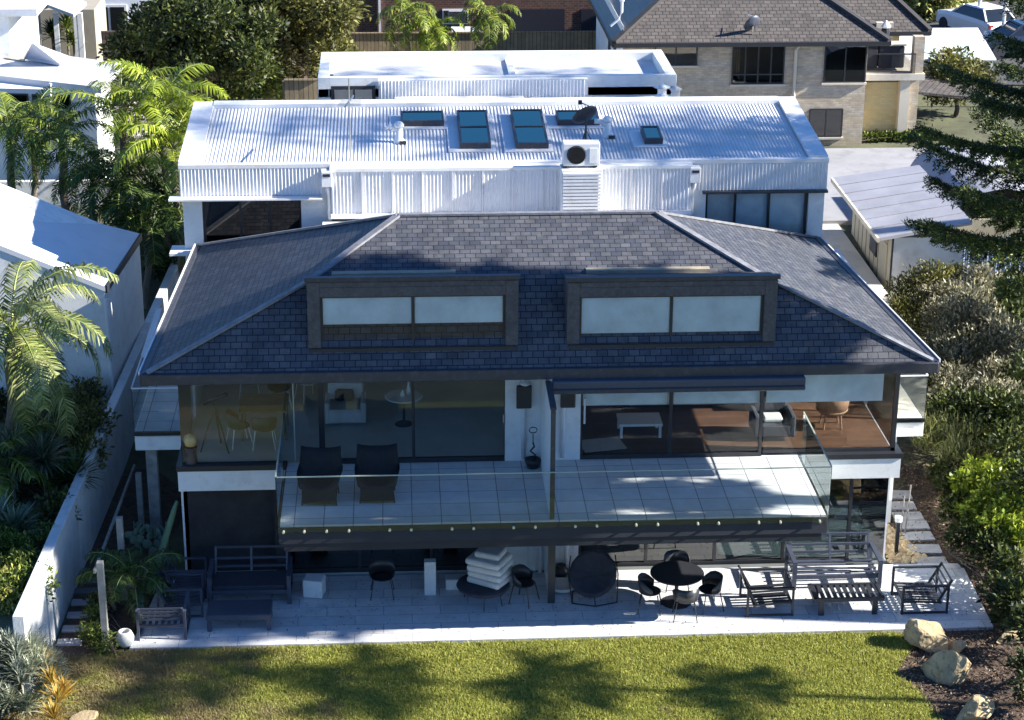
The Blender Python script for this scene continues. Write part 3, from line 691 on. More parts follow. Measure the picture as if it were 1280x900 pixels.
for i in range(1, 12):
    x = -4.95+i*.76
    MB().box(x-.012, x+.012, RY-.345, RY-.3, 6.44, RT-.14).build('joint_strip', WHITEM, Bh)
MB().prism([(-5.2, 5.8), (4.4, 5.8), (4.4, RY-.31), (-5.2, RY-.31)], 5.9, lambda x, y: 6.22).build('link_roof', WHITE, Bh)
# recess left/right with downpipes, rain heads
MB().box(-5.75, -4.97, RY+.01, RY+.4, 5.4, 7.5).build('recess_wall', GREYR if False else WHITE, Bh)
MB().box(4.17, 4.6, RY+.01, RY+.4, 5.4, 6.84).build('recess_wall', WHITE, Bh)
for x, s_ in ((-5.07, 1), (4.25, -1)):
    MB().box(x-.13, x+.13, RY-.42, RY-.1, 7.15, 7.55).build('rain_head', WHITEM, Bh, bevel=.01)
    MB().box(x-.09, x+.09, RY-.43, RY-.419, 7.42, 7.49).build('rain_head_slot', DARK, Bh)
    MB().tube([(x, RY-.25, 7.15), (x+.0, RY-.25, 7.05), (x+s_*.04, RY-.2, 6.9), (x+s_*.04, RY-.2, 5.5)], .05, 10).build('downpipe', WHITEM, Bh, smooth=True)
# windows
def rwin(x0, x1, z0, z1, xs_, y, blinds, over, par=None):
    w = MB(); t = .06
    w.box(x0, x1, y, y+.08, z0, z0+t).box(x0, x1, y, y+.08, z1-t, z1)
    for i, x in enumerate(xs_): w.box(x-t/2, x+t/2, y+.001, y+.079, z0+t, z1-t)
    o = w.build('window', DARK, par or Bh)
    for i in range(len(xs_)-1):
        MB().box(xs_[i]+t/2, xs_[i+1]-t/2, y+.03, y+.04, z0+t, z1-t).build('pane', G_WIN if blinds else G_DARK, o)
        if blinds and i in blinds: MB().box(xs_[i]+t/2, xs_[i+1]-t/2, y+.15, y+.16, z0+(z1-z0)*.55, z1-t).build('sky_reflection_blind', BLIND_SKY, o)
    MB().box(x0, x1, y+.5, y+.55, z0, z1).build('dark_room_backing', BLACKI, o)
    return o
rwin(-8.25, -5.75, 4.6, 6.8, [-8.22, -7.3, -6.55, -5.78], RY+.2, [], 0)
rwin(4.62, 7.28, 4.6, 6.8, [4.65, 5.4, 6.28, 7.25], RY+.2, [1, 2], 0)
MB().box(-8.74, -8.26, RY+.1, RY+.4, 4.0, 6.84).build('column', WHITE, Bh, bevel=.01)
MB().box(7.29, 7.7, RY+.1, RY+.4, 0, 6.84).build('column', WHITE, Bh, bevel=.01)
MB().box(-9.05, -5.2, RY-.32, RY+.1, 6.79, 6.83).build('sun_shade', WHITEM, Bh)
MB().box(4.5, 7.74, RY-.12, RY+.1, 6.77, 6.83).build('sun_shade', DARKF, Bh)
MB().box(-9.1, -8.2, RY-.3, RY+.4, 5.35, 5.42).build('lower_ledge', WHITEM, Bh)
# louvred duct box
o = MB().box(.80, 1.83, 8.55, RY-.31, 6.2, 7.66).build('duct_box', WHITE, Bh, bevel=.01)
for i in range(15):
    z = 6.3+i*.088; MB().prism([(.84, 8.5), (1.79, 8.5), (1.79, 8.549), (.84, 8.549)], z, z+.055).build('louvre_blade', WHITEM, o)
# skylights
def RP(px, py, h=0):
    z = 7.8
    for _ in range(6): p = P(px, py, Z=z); z = RZf(p.y)+h
    return p
def skyl(px0, px1, py0, py1, panes, name='skylight'):
    h = .2; a = RP(px0, py1, h); b = RP(px1, py1, h); c = RP((px0+px1)/2, py0, h)
    x0, x1, y0, y1 = a.x, b.x, a.y, c.y
    zf = lambda x, y: RZf(y)+h
    fr = MB(); t = .055
    def piece(u0, u1, v0, v1): fr.prism([(u0, v0), (u1, v0), (u1, v1), (u0, v1)], lambda x, y: RZf(y)+.02, zf)
    piece(x0, x1, y0, y0+t); piece(x0, x1, y1-t, y1); piece(x0, x0+t, y0+t, y1-t); piece(x1-t, x1, y0+t, y1-t)
    ym = (y0+y1)/2
    if panes == 2: piece(x0+t, x1-t, ym-t*.6, ym+t*.6)
    o = fr.build(name, DARKF, Bh)
    for (v0, v1) in (((y0+t, y1-t),) if panes == 1 else ((y0+t, ym-t*.6), (ym+t*.6, y1-t))):
        MB().slab([(x0+t, v0, zf(0, v0)-.02), (x1-t, v0, zf(0, v0)-.02), (x1-t, v1, zf(0, v1)-.02), (x0+t, v1, zf(0, v1)-.02)], .03).build('pane', G_SKY, o)
        MB().slab([(x0+t, v0, zf(0, v0)-.1), (x1-t, v0, zf(0, v0)-.1), (x1-t, v1, zf(0, v1)-.1), (x0+t, v1, zf(0, v1)-.1)], .02).build('shaft_lining', M('skylight_shaft', (.25, .5, .52), .8), o)
    MB().slab([(x0-.3, y0-.18, RZf(y0-.18)+.05), (x1+.12, y0-.18, RZf(y0-.18)+.05), (x1+.12, y1+.12, RZf(y1)+.05), (x0-.3, y1+.12, RZf(y1)+.05)], .03).build('flashing', WHITEM, o)
skyl(501, 555, 138, 151, 1); skyl(575, 614, 137, 179, 2); skyl(645, 686, 136, 179, 2); skyl(697, 750, 137, 150, 1); skyl(806, 829, 157, 173, 1)
# objects on the rear roof
def vent(px, py, label):
    p = RP(px, py)
    t = thing('roof_vent', label, 'vent', (p.x, p.y, p.z), 0, 'roof vents with side outlets')
    MB().lathe([(.16, -.05), (.16, .05), (.09, .12), (.09, .42)], n=16).build('base_pipe', WHITEM, t, world=False, smooth=True)
    MB().lathe([(.09, .4), (.13, .42), (.135, .47), (.1, .53), (.04, .56), (0, .565)], n=16).build('cowl', WHITEM, t, world=False, smooth=True)
    MB().tube([(0, 0, .3), (-.2, 0, .42), (-.34, 0, .42)], .07, 10).build('side_outlet', WHITEM, t, world=False, smooth=True)
    MB().box(.02, .18, -.22, -.14, .0, .08).build('clip', DARK, t, world=False)
vent(499, 178, 'white roof vent left of the double skylights on the corrugated roof')
vent(759, 171, 'white roof vent beside the satellite dish on the corrugated roof')
p = RP(732, 183)
t = thing('satellite_dish', 'black satellite dish on tripod standing on the white corrugated roof', 'satellite dish', tuple(p))
MD = Matrix.Translation((0, -.05, .78)) @ Matrix.Rotation(R_(28), 4, 'Z') @ Matrix.Rotation(R_(-52), 4, 'X')
prof = [(0, .0), (.12, .012), (.24, .05), (.34, .1), (.35, .1), (.35, .09), (.24, .03), (0, -.02)]
MB().lathe(prof, n=28, M4=MD).build('reflector', DARK, t, world=False, smooth=True)
MB().tube([MD @ Vector((0, -.33, .1)), MD @ Vector((0, -.1, .42))], .015, 6).box(-.05, .05, -.05, .05, -.05, .05, Matrix.Translation(MD @ Vector((0, -.08, .45)))).build('feed_arm', DARK, t, world=False)
m_ = MB().tube([(0, 0, 0), (0, 0, .75)], .025, 8)
for a in (0, 2.1, 4.2): m_.tube([(0, 0, .45), (.22*math.cos(a), .22*math.sin(a), 0)], .014, 6)
m_.build('tripod', DARK, t, world=False)
p = P(438, 188, Y=9.9)
t = thing('tv_antenna', 'thin tv antenna mast at the left of the corrugated roof', 'antenna', (p.x, 9.9, 7.62))
MB().tube([(0, 0, 0), (0, 0, 2.1)], .018, 6).build('mast', STEEL, t, world=False)
m_ = MB().bar((-.1, -.5, 1.5), (.1, .5, 1.55), .03)
for i in range(7): m_.bar((-.3+.02*i, -.4+.14*i, 1.5), (.3, -.4+.14*i-.05, 1.52), .012)
m_.build('element_array', STEEL, t, world=False)
t = thing('air_conditioner', 'white outdoor air conditioner with round black fan on the duct box', 'air conditioner', (1.31, 8.9, 7.68))
MB().box(-.46, .46, -.2, .2, .04, .62).build('casing', WHITEM, t, world=False, bevel=.02, seg=2)
MB().lathe([(.24, 0), (.24, .02), (.2, .03), (0, .03)], n=28, M4=Matrix.Translation((-.13, -.205, .33)) @ Matrix.Rotation(R_(90), 4, 'X')).build('fan_recess', BLACKI, t, world=False)
m_ = MB()
for k in range(4): m_.lathe([(.06+.05*k, 0), (.06+.05*k, .012), (.068+.05*k, .012), (.068+.05*k, 0)], n=28, M4=Matrix.Translation((-.13, -.24, .33)) @ Matrix.Rotation(R_(90), 4, 'X'))
m_.build('fan_grille', STEEL, t, world=False)
MB().box(.2, .4, -.215, -.201, .12, .5).build('side_panel', WHITE, t, world=False)
MB().box(-.46, -.36, -.2, .2, 0, .04).box(.3, .4, -.2, .2, 0, .04).build('foot_rail', DARK, t, world=False)
# ------------------------------------------------------------------ white flat roofed wing further back
Wg = thing('flat_roofed_building', 'white parapet roofed building behind the corrugated roof', 'house', (0, 20, 1.5))
zz = 7.85; f0 = P(397, 97, Z=zz); f1 = P(848, 97, Z=zz); r0 = P(403, 65, Z=zz)
fx0, fx1, fy, ry = f0.x, f1.x, f0.y, r0.y
MB().box(fx0, fx1, fy, ry, 1, zz-.35).build('body', WHITE, Wg)
w_ = .32
for q in ((fx0, fx1, ry-w_, ry), (fx0, fx0+w_, fy, ry-w_), (fx1-w_, fx1, fy, ry-w_), (fx0+w_, fx1-w_, fy, fy+.18)):
    MB().box(*q, zz-.6, zz).build('parapet', WHITE, Wg, bevel=.01)
MB().box(fx0+w_, fx1-w_, fy+.18, ry-w_, zz-.36, zz-.28).build('roof_deck', WROOF, Wg)
MB().box(.1, .3, fy+.18, ry-w_, zz-.281, zz-.2).build('roof_joint', WHITEM, Wg)
MB().box(fx0+w_, fx0+w_+.12, fy+.3, fy+.9, zz-.28, zz-.1).box(fx1-w_-.3, fx1-w_, fy+.5, fy+.8, zz-.28, zz-.12).build('roof_outlet', DARK, Wg)
# white lower boxes in front
y1 = fy-.02
ribbed((-3.75, y1-.3, 7.0), (2.3, y1-.3, 7.0), (2.3, y1-.3, zz-.05), (-3.75, y1-.3, zz-.05), 60, .016, 'wall_cladding', WHITEM, Wg, 1)
MB().box(-3.8, 2.35, y1-.28, y1, 3, zz-.04).build('wall', WHITE, Wg)
MB().box(-3.35, .45, 15.6, y1-.33, 5, 7.35).build('lower_roof', WHITE, Wg, bevel=.02)
MB().box(.62, 4.9, 15.9, y1-.33, 6.9, 7.3).build('canopy_roof', WHITE, Wg, bevel=.02)
MB().box(.9, 4.9, 16.0, 16.1, 3, 6.9).build('canopy_wall', M('canopy_shade_wall', (.5, .5, .52), .7), Wg)
a = P(738, 106, Z=7.4); b = P(775, 98, Z=7.4)
s_ = MB().box(a.x, b.x, a.y, b.y, 7.3, 7.4).build('skylight', DARKF, Wg)
MB().box(a.x+.06, b.x-.06, a.y+.06, b.y-.06, 7.401, 7.41).build('pane', G_SKY, s_)
rw = MB().box(-5.2, -3.9, fy-.06, fy-.02, 6.2, 7.6).build('window', DARK, Wg)
MB().box(-5.1, -4.55, fy-.075, fy-.061, 6.3, 7.5).box(-4.5, -4.0, fy-.075, fy-.061, 6.3, 7.5).build('pane', GL('garden_reflecting_glass', (.25, .3, .3), .35), rw)
MB().box(-7.4, fx0-.02, 15, 16, 5, 7.5).build('side_roof', WROOF, Wg)
MB().lathe([(.2, 0), (.2, .25), (.13, .3), (.13, .45), (.25, .5), (0, .6)], (4.4, 17.0, 7.3), 14).build('flue', WHITEM, Wg, smooth=True)
MB().lathe([(.13, 0), (.13, .3), (.2, .35), (0, .45)], (4.85, 17.4, 7.3), 14).build('flue', WHITEM, Wg, smooth=True)
# ------------------------------------------------------------------ fences
def fence(name, label, pts, top, mat, postm, cap=True, step=2.4, gtop=None, th=.03):
    t = thing(name, label, 'fence', (*pts[0], gz(*pts[0])))
    for (a, b) in zip(pts, pts[1:]):
        L = math.hypot(b[0]-a[0], b[1]-a[1]); n = max(1, round(L/step)); d = ((b[0]-a[0])/L, (b[1]-a[1])/L); nn = (-d[1]*th/2, d[0]*th/2)
        z0 = gz(*a)-.2
        MB().prism([(a[0]+nn[0], a[1]+nn[1]), (a[0]-nn[0], a[1]-nn[1]), (b[0]-nn[0], b[1]-nn[1]), (b[0]+nn[0], b[1]+nn[1])], z0, top).build('panel', mat, t)
        for i in range(n+1):
            x = a[0]+(b[0]-a[0])*i/n; y = a[1]+(b[1]-a[1])*i/n
            MB().box(x-.05, x+.05, y+th+.01, y+th+.11, z0, top-.05).build('post', postm, t)
        if cap: MB().bar((a[0], a[1]-.03, top+.02), (b[0], b[1]-.03, top+.02), .12, .05).build('cap_rail', postm, t)
    return t
FY = 45
fence('paling_fence', 'brown timber paling fence behind the white flat roof', [(P(380, 60, Y=FY).x, FY), (P(746, 60, Y=FY).x, FY)], P(560, 41, Y=FY).z, PALING, PALING)
FY2 = 48
fence('paling_fence', 'weathered dark grey paling fence in front of the white house with a window', [(P(58, 60, Y=FY2).x, FY2), (P(165, 60, Y=FY2).x, FY2)], P(100, 40, Y=FY2).z, PALEG, PALEG)
fence('paling_fence', 'short brown fence section left of the white flat roof', [(P(355, 110, Y=27).x, 27), (P(398, 110, Y=27).x, 27)], P(380, 100, Y=27).z, PALING, PALING)
ya = P(1186, 350, Z=1.2).y
t = thing('steel_fence', 'blue corrugated steel fence behind the grey bushes right of the shed', 'fence', (13.6, 18, gz(13.6, 18)))
ribbed((13.7, 18.2, .8), (20, 19.5, .8), (20, 19.5, 2.6), (13.7, 18.2, 2.6), 40, .05, 'panel', BLUEF, t)
MB().bar((13.7, 18.2, 2.62), (20, 19.5, 2.62), .06).build('top_rail', BLUEF, t)
# boundary wall left
fw, bw = P(30, 770, X=-10.92), P(226, 322, X=-9.95)
n_ = 10; V = []; mb = MB()
t = thing('boundary_wall', 'long pale rendered boundary wall running back along the left side', 'wall', (fw.x, fw.y, 0))
for i in range(4):
    a = fw.lerp(bw, i/4); b = fw.lerp(bw, (i+1)/4-.0006)
    m_ = MB(); m_.add([(a.x-.24, a.y, -.2), (a.x, a.y, -.2), (b.x, b.y, -.2), (b.x-.24, b.y, -.2), (a.x-.24, a.y, a.z), (a.x, a.y, a.z), (b.x, b.y, b.z), (b.x-.24, b.y, b.z)], [(0, 3, 2, 1), (4, 5, 6, 7), (0, 1, 5, 4), (1, 2, 6, 5), (2, 3, 7, 6), (3, 0, 4, 7)])
    m_.build('wall_panel', WALLB, t, bevel=.015)
print('wall', fw, bw)
# ------------------------------------------------------------------ LEFT WHITE OUTBUILDING
Z1 = 4.6
q1, q2 = P(175, 292, Z=Z1), P(131, 358, Z=Z1); q4 = P(-60, 283, Y=q2.y); q3 = P(-60, 232, Y=q1.y)
Lb = thing('white_outbuilding', 'white walled building with smooth pale sloping roof left of the boundary wall', 'house', (q2.x, q2.y, 0))
MB().slab([q4, q2, q1, q3], .14).build('roof', M('pale_membrane_roof', (.62, .64, .68), .6, .05, .6, .03, stain=(.5, .5, .52), sfac=.3), Lb)
ins_ = lambda p, c, k: (p.x+(c.x-p.x)*k, p.y+(c.y-p.y)*k)
cc = (q1+q2+q3+q4)/4
pl_ = (q2-q4).cross(q1-q4); zr_ = lambda x, y: q4.z-(pl_.x*(x-q4.x)+pl_.y*(y-q4.y))/pl_.z-.15
MB().prism([ins_(q, cc, .012) for q in (q4, q2, q1, q3)], 0, zr_).build('wall', WHITE, Lb)
MB().tube([(q2.x+.02, q2.y-.1, 4.3), (q2.x+.02, q2.y-.1, 0)], .05, 8).build('downpipe', WHITEM, Lb)
MB().bar(q2+Vector((.03, 0, -.08)), q1+Vector((.03, 0, -.08)), .05, .2).build('gutter', DARK, Lb)
# grey screen wall behind
a, b = P(-20, 228, Y=27), P(150, 236, Y=27)
tag(MB().box(a.x, b.x+.4, 27, 27.25, 0, a.z).build('garden_wall', WALLB), 'grey rendered garden wall behind the dark palm trunks', 'wall')
# ------------------------------------------------------------------ UPPER LEFT HOUSE
Z2 = 5.6
pts = [P(q[0], q[1], Z=Z2) for q in ((-60, 88), (126, 109), (153, 79), (70, 68), (-60, 60))]
Ul = thing('white_villa', 'white house with broad flat white roof in the upper left corner', 'house', (pts[1].x, pts[1].y, 1.4))
MB().slab(pts, .22).build('roof', WROOF, Ul)
a = P(0, 100, Y=pts[1].y-.0); yw = pts[1].y+.5
MB().prism([(-30, yw+2.2), (pts[1].x-.3, yw), (pts[2].x-.4, pts[2].y-.4), (-30, pts[2].y+1)], 0, Z2-.22).build('wall', WHITE, Ul)
ang = math.atan2(-2.2, (pts[1].x-.3+30))
def ulw(px0, px1, py0, py1, mat=G_DARK):
    a = P(px0, py0, Y=yw+.3); b = P(px1, py1, Y=yw+.3)
    sl = lambda x: yw+2.2*(pts[1].x-.3-x)/(pts[1].x-.3+30)
    o = MB().prism([(a.x, sl(a.x)-.08), (b.x, sl(b.x)-.08), (b.x, sl(b.x)-.01), (a.x, sl(a.x)-.01)], b.z, a.z).build('window', DARK, Ul)
    MB().prism([(a.x+.05, sl(a.x)-.1), (b.x-.05, sl(b.x)-.1), (b.x-.05, sl(b.x)-.081), (a.x+.05, sl(a.x)-.081)], b.z+.05, a.z-.05).build('pane', mat, o)
ulw(2, 38, 117, 150); ulw(40, 58, 117, 152); ulw(66, 92, 117, 156)
MB().tube([P(63, 104, Y=yw-.1), P(63, 150, Y=yw-.1)], .05, 8).build('downpipe', WHITEM, Ul)
# tilted glazed roof light
pp = [P(q[0], q[1], Z=z) for q, z in (((30, 72), Z2+.1), ((75, 80), Z2+.1), ((86, 70), Z2+.1), ((40, 53), Z2+.9))]
MB().slab(pp, .06).build('roof_light', M('roof_light_sheet', (.5, .52, .6), .4, .1), Ul)
MB().slab([P(5, 72, Z=Z2+.05), P(30, 76, Z=Z2+.05), P(38, 62, Z=Z2+.05), P(20, 63, Z=Z2+.05)], .04).build('roof_light', M('roof_light_wood', (.36, .33, .28), .6), Ul)
# taller block at far left
p = P(14, 70, Z=Z2)
MB().box(p.x-8, p.x, p.y, p.y+6, 1, P(14, 18, Y=p.y).z).build('upper_wall', WHITE, Ul)
MB().box(p.x-8, p.x+1.1, p.y-.4, p.y+6.5, P(14, 18, Y=p.y).z, P(14, 9, Y=p.y).z).build('upper_roof', WROOF, Ul)
# pergola roof behind, far house
p0 = P(50, 12, Z=5.2)
Pg = thing('shed_roofed_house', 'small house with pale tent shaped roofs at the top left edge', 'house', (p0.x, p0.y, 1.6))
MB().slab([P(q[0], q[1], Z=z) for q, z in (((-20, 14), 5), ((32, 14), 5), ((60, 4), 5.3), ((45, -12), 6), ((-20, -20), 6))], .2).build('roof', M('grey_tin_roof', (.42, .4, .42), .7, .2, 3), Pg)
MB().slab([P(q[0], q[1], Z=z) for q, z in (((52, 3), 5.4), ((92, 18), 5), ((108, 3), 5), ((80, -12), 5.8))], .12).build('roof', WROOF, Pg)
a = P(20, 15, Z=4.8); MB().prism([(a.x-6, a.y+1.5), (a.x+3, a.y+1.5), (a.x+3, a.y+5), (a.x-6, a.y+5)], 1, 4.6).build('wall', M('tan_wall', (.3, .27, .22), .8), Pg)
for px in (30, 47, 70, 95, 100):
    q = P(px, 22, Z=4.6); MB().box(q.x-.1, q.x+.1, q.y-.1, q.y+.1, 1.4, 4.8).build('post', WHITE if px > 60 else TIMB, Pg)
FYh = 53
a, b = P(100, 45, Y=FYh), P(186, -20, Y=FYh)
Fh = thing('white_house', 'white house wall with dark two pane window above the grey fence', 'house', (a.x, FYh, 1.6))
MB().box(a.x, b.x+2, FYh, FYh+6, 1, b.z+1).build('wall', M('white_weatherboard', (.66, .68, .75), .6, .04), Fh)
a, b = P(118, 42, Y=FYh), P(157, 7, Y=FYh)
o = MB().box(a.x-.05, b.x+.05, FYh-.06, FYh-.01, a.z-.05, b.z+.05).build('window', WHITEM, Fh)
for k in range(2):
    x0 = a.x+(b.x-a.x)*k/2+.04; MB().box(x0, x0+(b.x-a.x)/2-.1, FYh-.08, FYh-.061, a.z+.05, b.z-.05).build('pane', G_DARK, o)
# ------------------------------------------------------------------ RED BRICK BUILDING AT THE BACK
BYr = 51
Rb = thing('red_brick_building', 'dark red brick building with black garage doors along the top edge', 'house', (0, BYr, 1.6))
a, b = P(425, 40, Y=BYr), P(775, -40, Y=BYr)
MB().box(a.x, b.x, BYr, BYr+8, 1, b.z).build('wall', BRICKR, Rb)
for (p0, p1, q0) in ((637, 706, 11), (726, 752, 11)):
    u, v = P(p0, 42, Y=BYr), P(p1, q0, Y=BYr)
    MB().box(u.x, v.x, BYr-.05, BYr+.01, 1, v.z).build('garage_door', M('black_garage_door', (.012, .014, .025), .5), Rb)
u, v = P(553, 30, Y=BYr), P(586, 11, Y=BYr)
o = MB().box(u.x, v.x, BYr-.06, BYr+.01, u.z, v.z).build('window', WHITEM, Rb)
MB().box(u.x+.06, v.x-.06, BYr-.075, BYr-.061, u.z+.06, v.z-.06).build('pane', GL('sky_reflecting_glass', (.4, .45, .5), .4), o)
u = P(475, 38, Y=BYr-.1); MB().box(u.x-.05, u.x+.05, BYr-.12, BYr-.02, 1, 9).build('downpipe', WHITEM, Rb)
u, v = P(565, 41, Z=3.2), P(600, 33, Z=3.2)
tag(MB().box(u.x, v.x, u.y, v.y, 1.2, 3.2).build('garden_shed', WROOF), 'low white shed roof between the two palms behind the brown fence', 'shed')
# ------------------------------------------------------------------ BRICK HOUSE RIGHT
BY = 34.0; G1 = 1.45
Bk = thing('brick_house', 'two storey pale brick house with weathered tiled hip roofs at upper right', 'house', (10, BY, G1))
def bx(px, Y=BY): return P(px, 90, Y=Y).x
def bz(py, Y=BY, px=950): return P(px, py, Y=Y).z
x0, x1 = bx(778), bx(1083); ez = bz(51)
mb = MB().box(x0, x1, BY, BY+10, G1-.5, ez); mb.build('brick_wall', BRICKG, Bk)
MB().box(x0-.012, x0, BY, BY+10, G1-.5, ez+.6).build('white_side_wall', WHITE, Bk)
for a, b in ((36.2, 37.0), (38.2, 39.0)):
    o = MB().box(x0-.03, x0-.012, a, b, ez-1.4, ez-.3).build('window', DARK, Bk)
# garage side (cream) set back, balcony
x2 = bx(1157); GY = BY+.9
MB().box(x1, bx(1132), GY, GY+.3, G1-.5, bz(104, GY)).build('cream_garage_wall', BRICKC, Bk)
MB().box(bx(1132), bx(1144), GY-.3, GY+.3, G1-.5, bz(100, GY)).build('cream_pier', CONCL, Bk)
MB().box(bx(1144), bx(1157), GY-.1, GY+.3, G1-.5, bz(100, GY)).build('grey_pier', BRICKG, Bk)
MB().box(x1-.02, x2+.1, BY+.4, GY+3, bz(105), bz(97)).build('balcony_slab', CONCL, Bk)
MB().box(x1, x2-.1, GY+3, GY+3.2, G1, ez).build('cream_rear_wall', BRICKC, Bk)
MB().box(bx(1145), bx(1158), BY+.5, BY+.9, bz(97), ez).build('balcony_pillar', BRICKG, Bk)
MB().box(bx(1118), bx(1127), GY+2.4, GY+2.6, bz(97), ez).box(bx(1134), bx(1140), GY+2.4, GY+2.6, bz(97), ez).build('balcony_pier', CONCL, Bk)
m_ = MB().bar((x1, BY+.45, bz(72)), (bx(1147), BY+.45, bz(72)), .05)
for i in range(22): x = bx(1118)+(bx(1147)-bx(1118))*i/21; m_.bar((x, BY+.45, bz(97)), (x, BY+.45, bz(72)), .018)
m_.build('balcony_railing', DARK, Bk)
def bwin(a, b, c, d, cols, rows=(1,), sill=True, inner=None):
    u0, u1, w0, w1 = bx(a), bx(b), bz(d), bz(c)
    o = MB().box(u0, u1, BY-.03, BY+.0-.002, w0, w1).build('window', BLACKI, Bk)
    f = MB(); t = .05
    for i in range(cols+1): x = u0+(u1-u0)*i/cols; f.box(x-t/2, x+t/2, BY-.07, BY-.031, w0, w1)
    for r in (0, *rows): z = w0+(w1-w0)*r; f.box(u0, u1, BY-.075, BY-.03, z-t/2, z+t/2)
    f.build('window_frame', DARK, o)
    MB().box(u0, u1, BY-.045, BY-.04, w0, w1).build('pane', G_DARK, o)
    if sill: MB().box(u0-.08, u1+.08, BY-.12, BY+.02, w0-.1, w0-.026).build('sill', CONCL, o)
    return o
bwin(818, 870, 54, 80, 2); w = bwin(915, 979, 52, 104, 4, (.22, 1)); w3 = bwin(1030, 1081, 52, 103, 2); bwin(1015, 1056, 137, 171, 2)
for i in range(9):
    x = bx(1036)+i*(bx(1078)-bx(1036))/9
    MB().box(x, x+.1+.05*(i % 3), BY-.0385, BY-.032, bz(95), bz(54)).build('curtain', M('curtain_cloth', (.3, .27, .24), .9), w3)
# balcony blinds/furniture in silhouette
o_ = thing('barbecue', 'black covered barbecue on the balcony of the brick house', 'barbecue', (bx(1105), BY+1.3, bz(97)))
MB().box(-1.0, -.02, -.3, .3, .1, .95).build('cabinet', FABD, o_, world=False, bevel=.04)
MB().box(.02, 1.0, -.3, .3, .1, .95).build('cabinet', FABD, o_, world=False, bevel=.04)
MB().box(-1.05, 1.05, -.33, .33, .96, 1.02).build('benchtop', CONCL, o_, world=False)
t = thing('outdoor_umbrella', 'folded black and white umbrella on the brick house balcony', 'umbrella', (bx(1118), BY+1.8, bz(97)))
MB().tube([(0, 0, 0), (0, 0, 1.75)], .03, 8).build('pole', STEEL, t, world=False)
MB().lathe([(.04, 1.7), (.17, 1.4), (.13, .9), (.07, .7)], n=8).build('canopy', FABD, t, world=False)
MB().lathe([(.02, 1.78), (.2, 1.55), (.17, 1.5), (.05, 1.6)], n=8).build('canopy_top', WHITE, t, world=False)
MB().tube([(bx(997), BY-.12, bz(50)), (bx(997), BY-.12, bz(56)), (bx(993), BY-.12, bz(62)), (bx(993), BY-.12, G1)], .06, 8).build('downpipe', CONCL, Bk)
# hip roofs: eave ring -> ridge
def hip(x0, x1, y0, y1, z, rise, mats, par, ov=.5, nm='roof'):
    x0 -= ov; x1 += ov; y0 -= ov; y1 += ov; d = (y1-y0)/2; rr = (x0+d, (y0+y1)/2, z+rise); r2 = (x1-d, (y0+y1)/2, z+rise)
    if r2[0] < rr[0]: rr = r2 = ((x0+x1)/2, (y0+y1)/2, z+rise)
    a, b, c, e = (x0, y0, z), (x1, y0, z), (x1, y1, z), (x0, y1, z)
    o = MB().quad(a, b, r2, rr).quad(b, c, r2).quad(c, e, rr, r2).build(nm, mats[0], par)
    MB().quad(e, a, rr).build(nm+'_side', mats[1], par)
    m = MB()
    for p, q in ((a, rr), (b, r2), (rr, r2), (c, r2)): m.bar(Vector(p)+Vector((0, 0, .05)), Vector(q)+Vector((0, 0, .05)), .22, .12)
    m.build('ridge_tiles', M('dark_ridge_tiles', (.03, .028, .03), .7, .2, 4, .3), o)
    m = MB()
    for p, q in ((a, b), (b, c), (e, a)): m.bar(Vector(p)+Vector((0, 0, -.08)), Vector(q)+Vector((0, 0, -.08)), .14, .16)
    m.build('gutter', DARK, o)
    return o
hip(x0+.1, bx(1102)-.4, BY, BY+10.5, ez+.05, 3.1, (TILEG, TILEN), Bk)
hip(bx(960), bx(1160)+.3, BY+3.6, BY+15, bz(41, BY+3.1, 1140)+.05, 3.4, (TILEG, TILEG), Bk)
hip(bx(1000), bx(1130)+.9, BY+9, BY+22, bz(26, BY+8.5, 1140)+.1, 3.4, (TILEG, TILEG), Bk)
p = P(941, 46, Y=BY-.2)
t = thing('satellite_dish', 'small dark satellite dish on the tiled roof of the brick house', 'satellite dish', tuple(p))
MD = Matrix.Translation((0, 0, .45)) @ Matrix.Rotation(R_(30), 4, 'Z') @ Matrix.Rotation(R_(-60), 4, 'X')
MB().lathe(prof, n=24, M4=MD).build('reflector', FURNB, t, world=False, smooth=True)
MB().tube([(0, .1, 0), (0, .06, .4)], .025, 6).build('mast', STEEL, t, world=False)
MB().tube([MD @ Vector((0, -.3, .08)), MD @ Vector((0, -.1, .45))], .02, 6).build('feed_arm', WHITEM, t, world=False)
p = P(777, 22, Z=ez+1.2)
t = thing('roof_flue', 'thin bent white flue pipe on the navy roof slope', 'flue', (p.x, p.y, ez+.9))
MB().tube([(-.4, 0, 0), (-.1, 0, .25), (0, 0, .5), (0, 0, .9)], .05, 8).build('pipe', WHITEM, t, world=False)
MB().lathe([(.05, .85), (.09, .9), (.09, .98), (0, 1.0)], n=10).build('cap', WHITEM, t, world=False)
# low roof right of the brick house
p = P(1170, 100, Z=3.4)
t = thing('carport', 'carport with pale curved awning beside the brick house', 'carport', (p.x, p.y, 1.5))
MB().slab([(p.x-1.2, p.y-2, 3.4), (p.x+1.6, p.y-2, 3.1), (p.x+1.6, p.y+4, 3.4), (p.x-1.2, p.y+4, 3.7)], .1).build('dark_roof', TILEG, t)
q = P(1172, 58, Z=3.9)
for k in range(5):
    x = q.x-1.6+k*.75
    MB().slab([(x, q.y-1.2, 3.6), (x+.74, q.y-1.2, 3.6), (x+.74, q.y+1.8, 4.3), (x, q.y+1.8, 4.3)], .05).build('awning_strip', M('pale_aqua_awning', (.5, .62, .62) if k % 2 else (.7, .72, .72), .7), t)
for x in (-1.5, 2): MB().box(q.x+x-.05, q.x+x+.05, q.y-1.1, q.y-1.0, 1.4, 3.6).build('post', WHITEM, t)
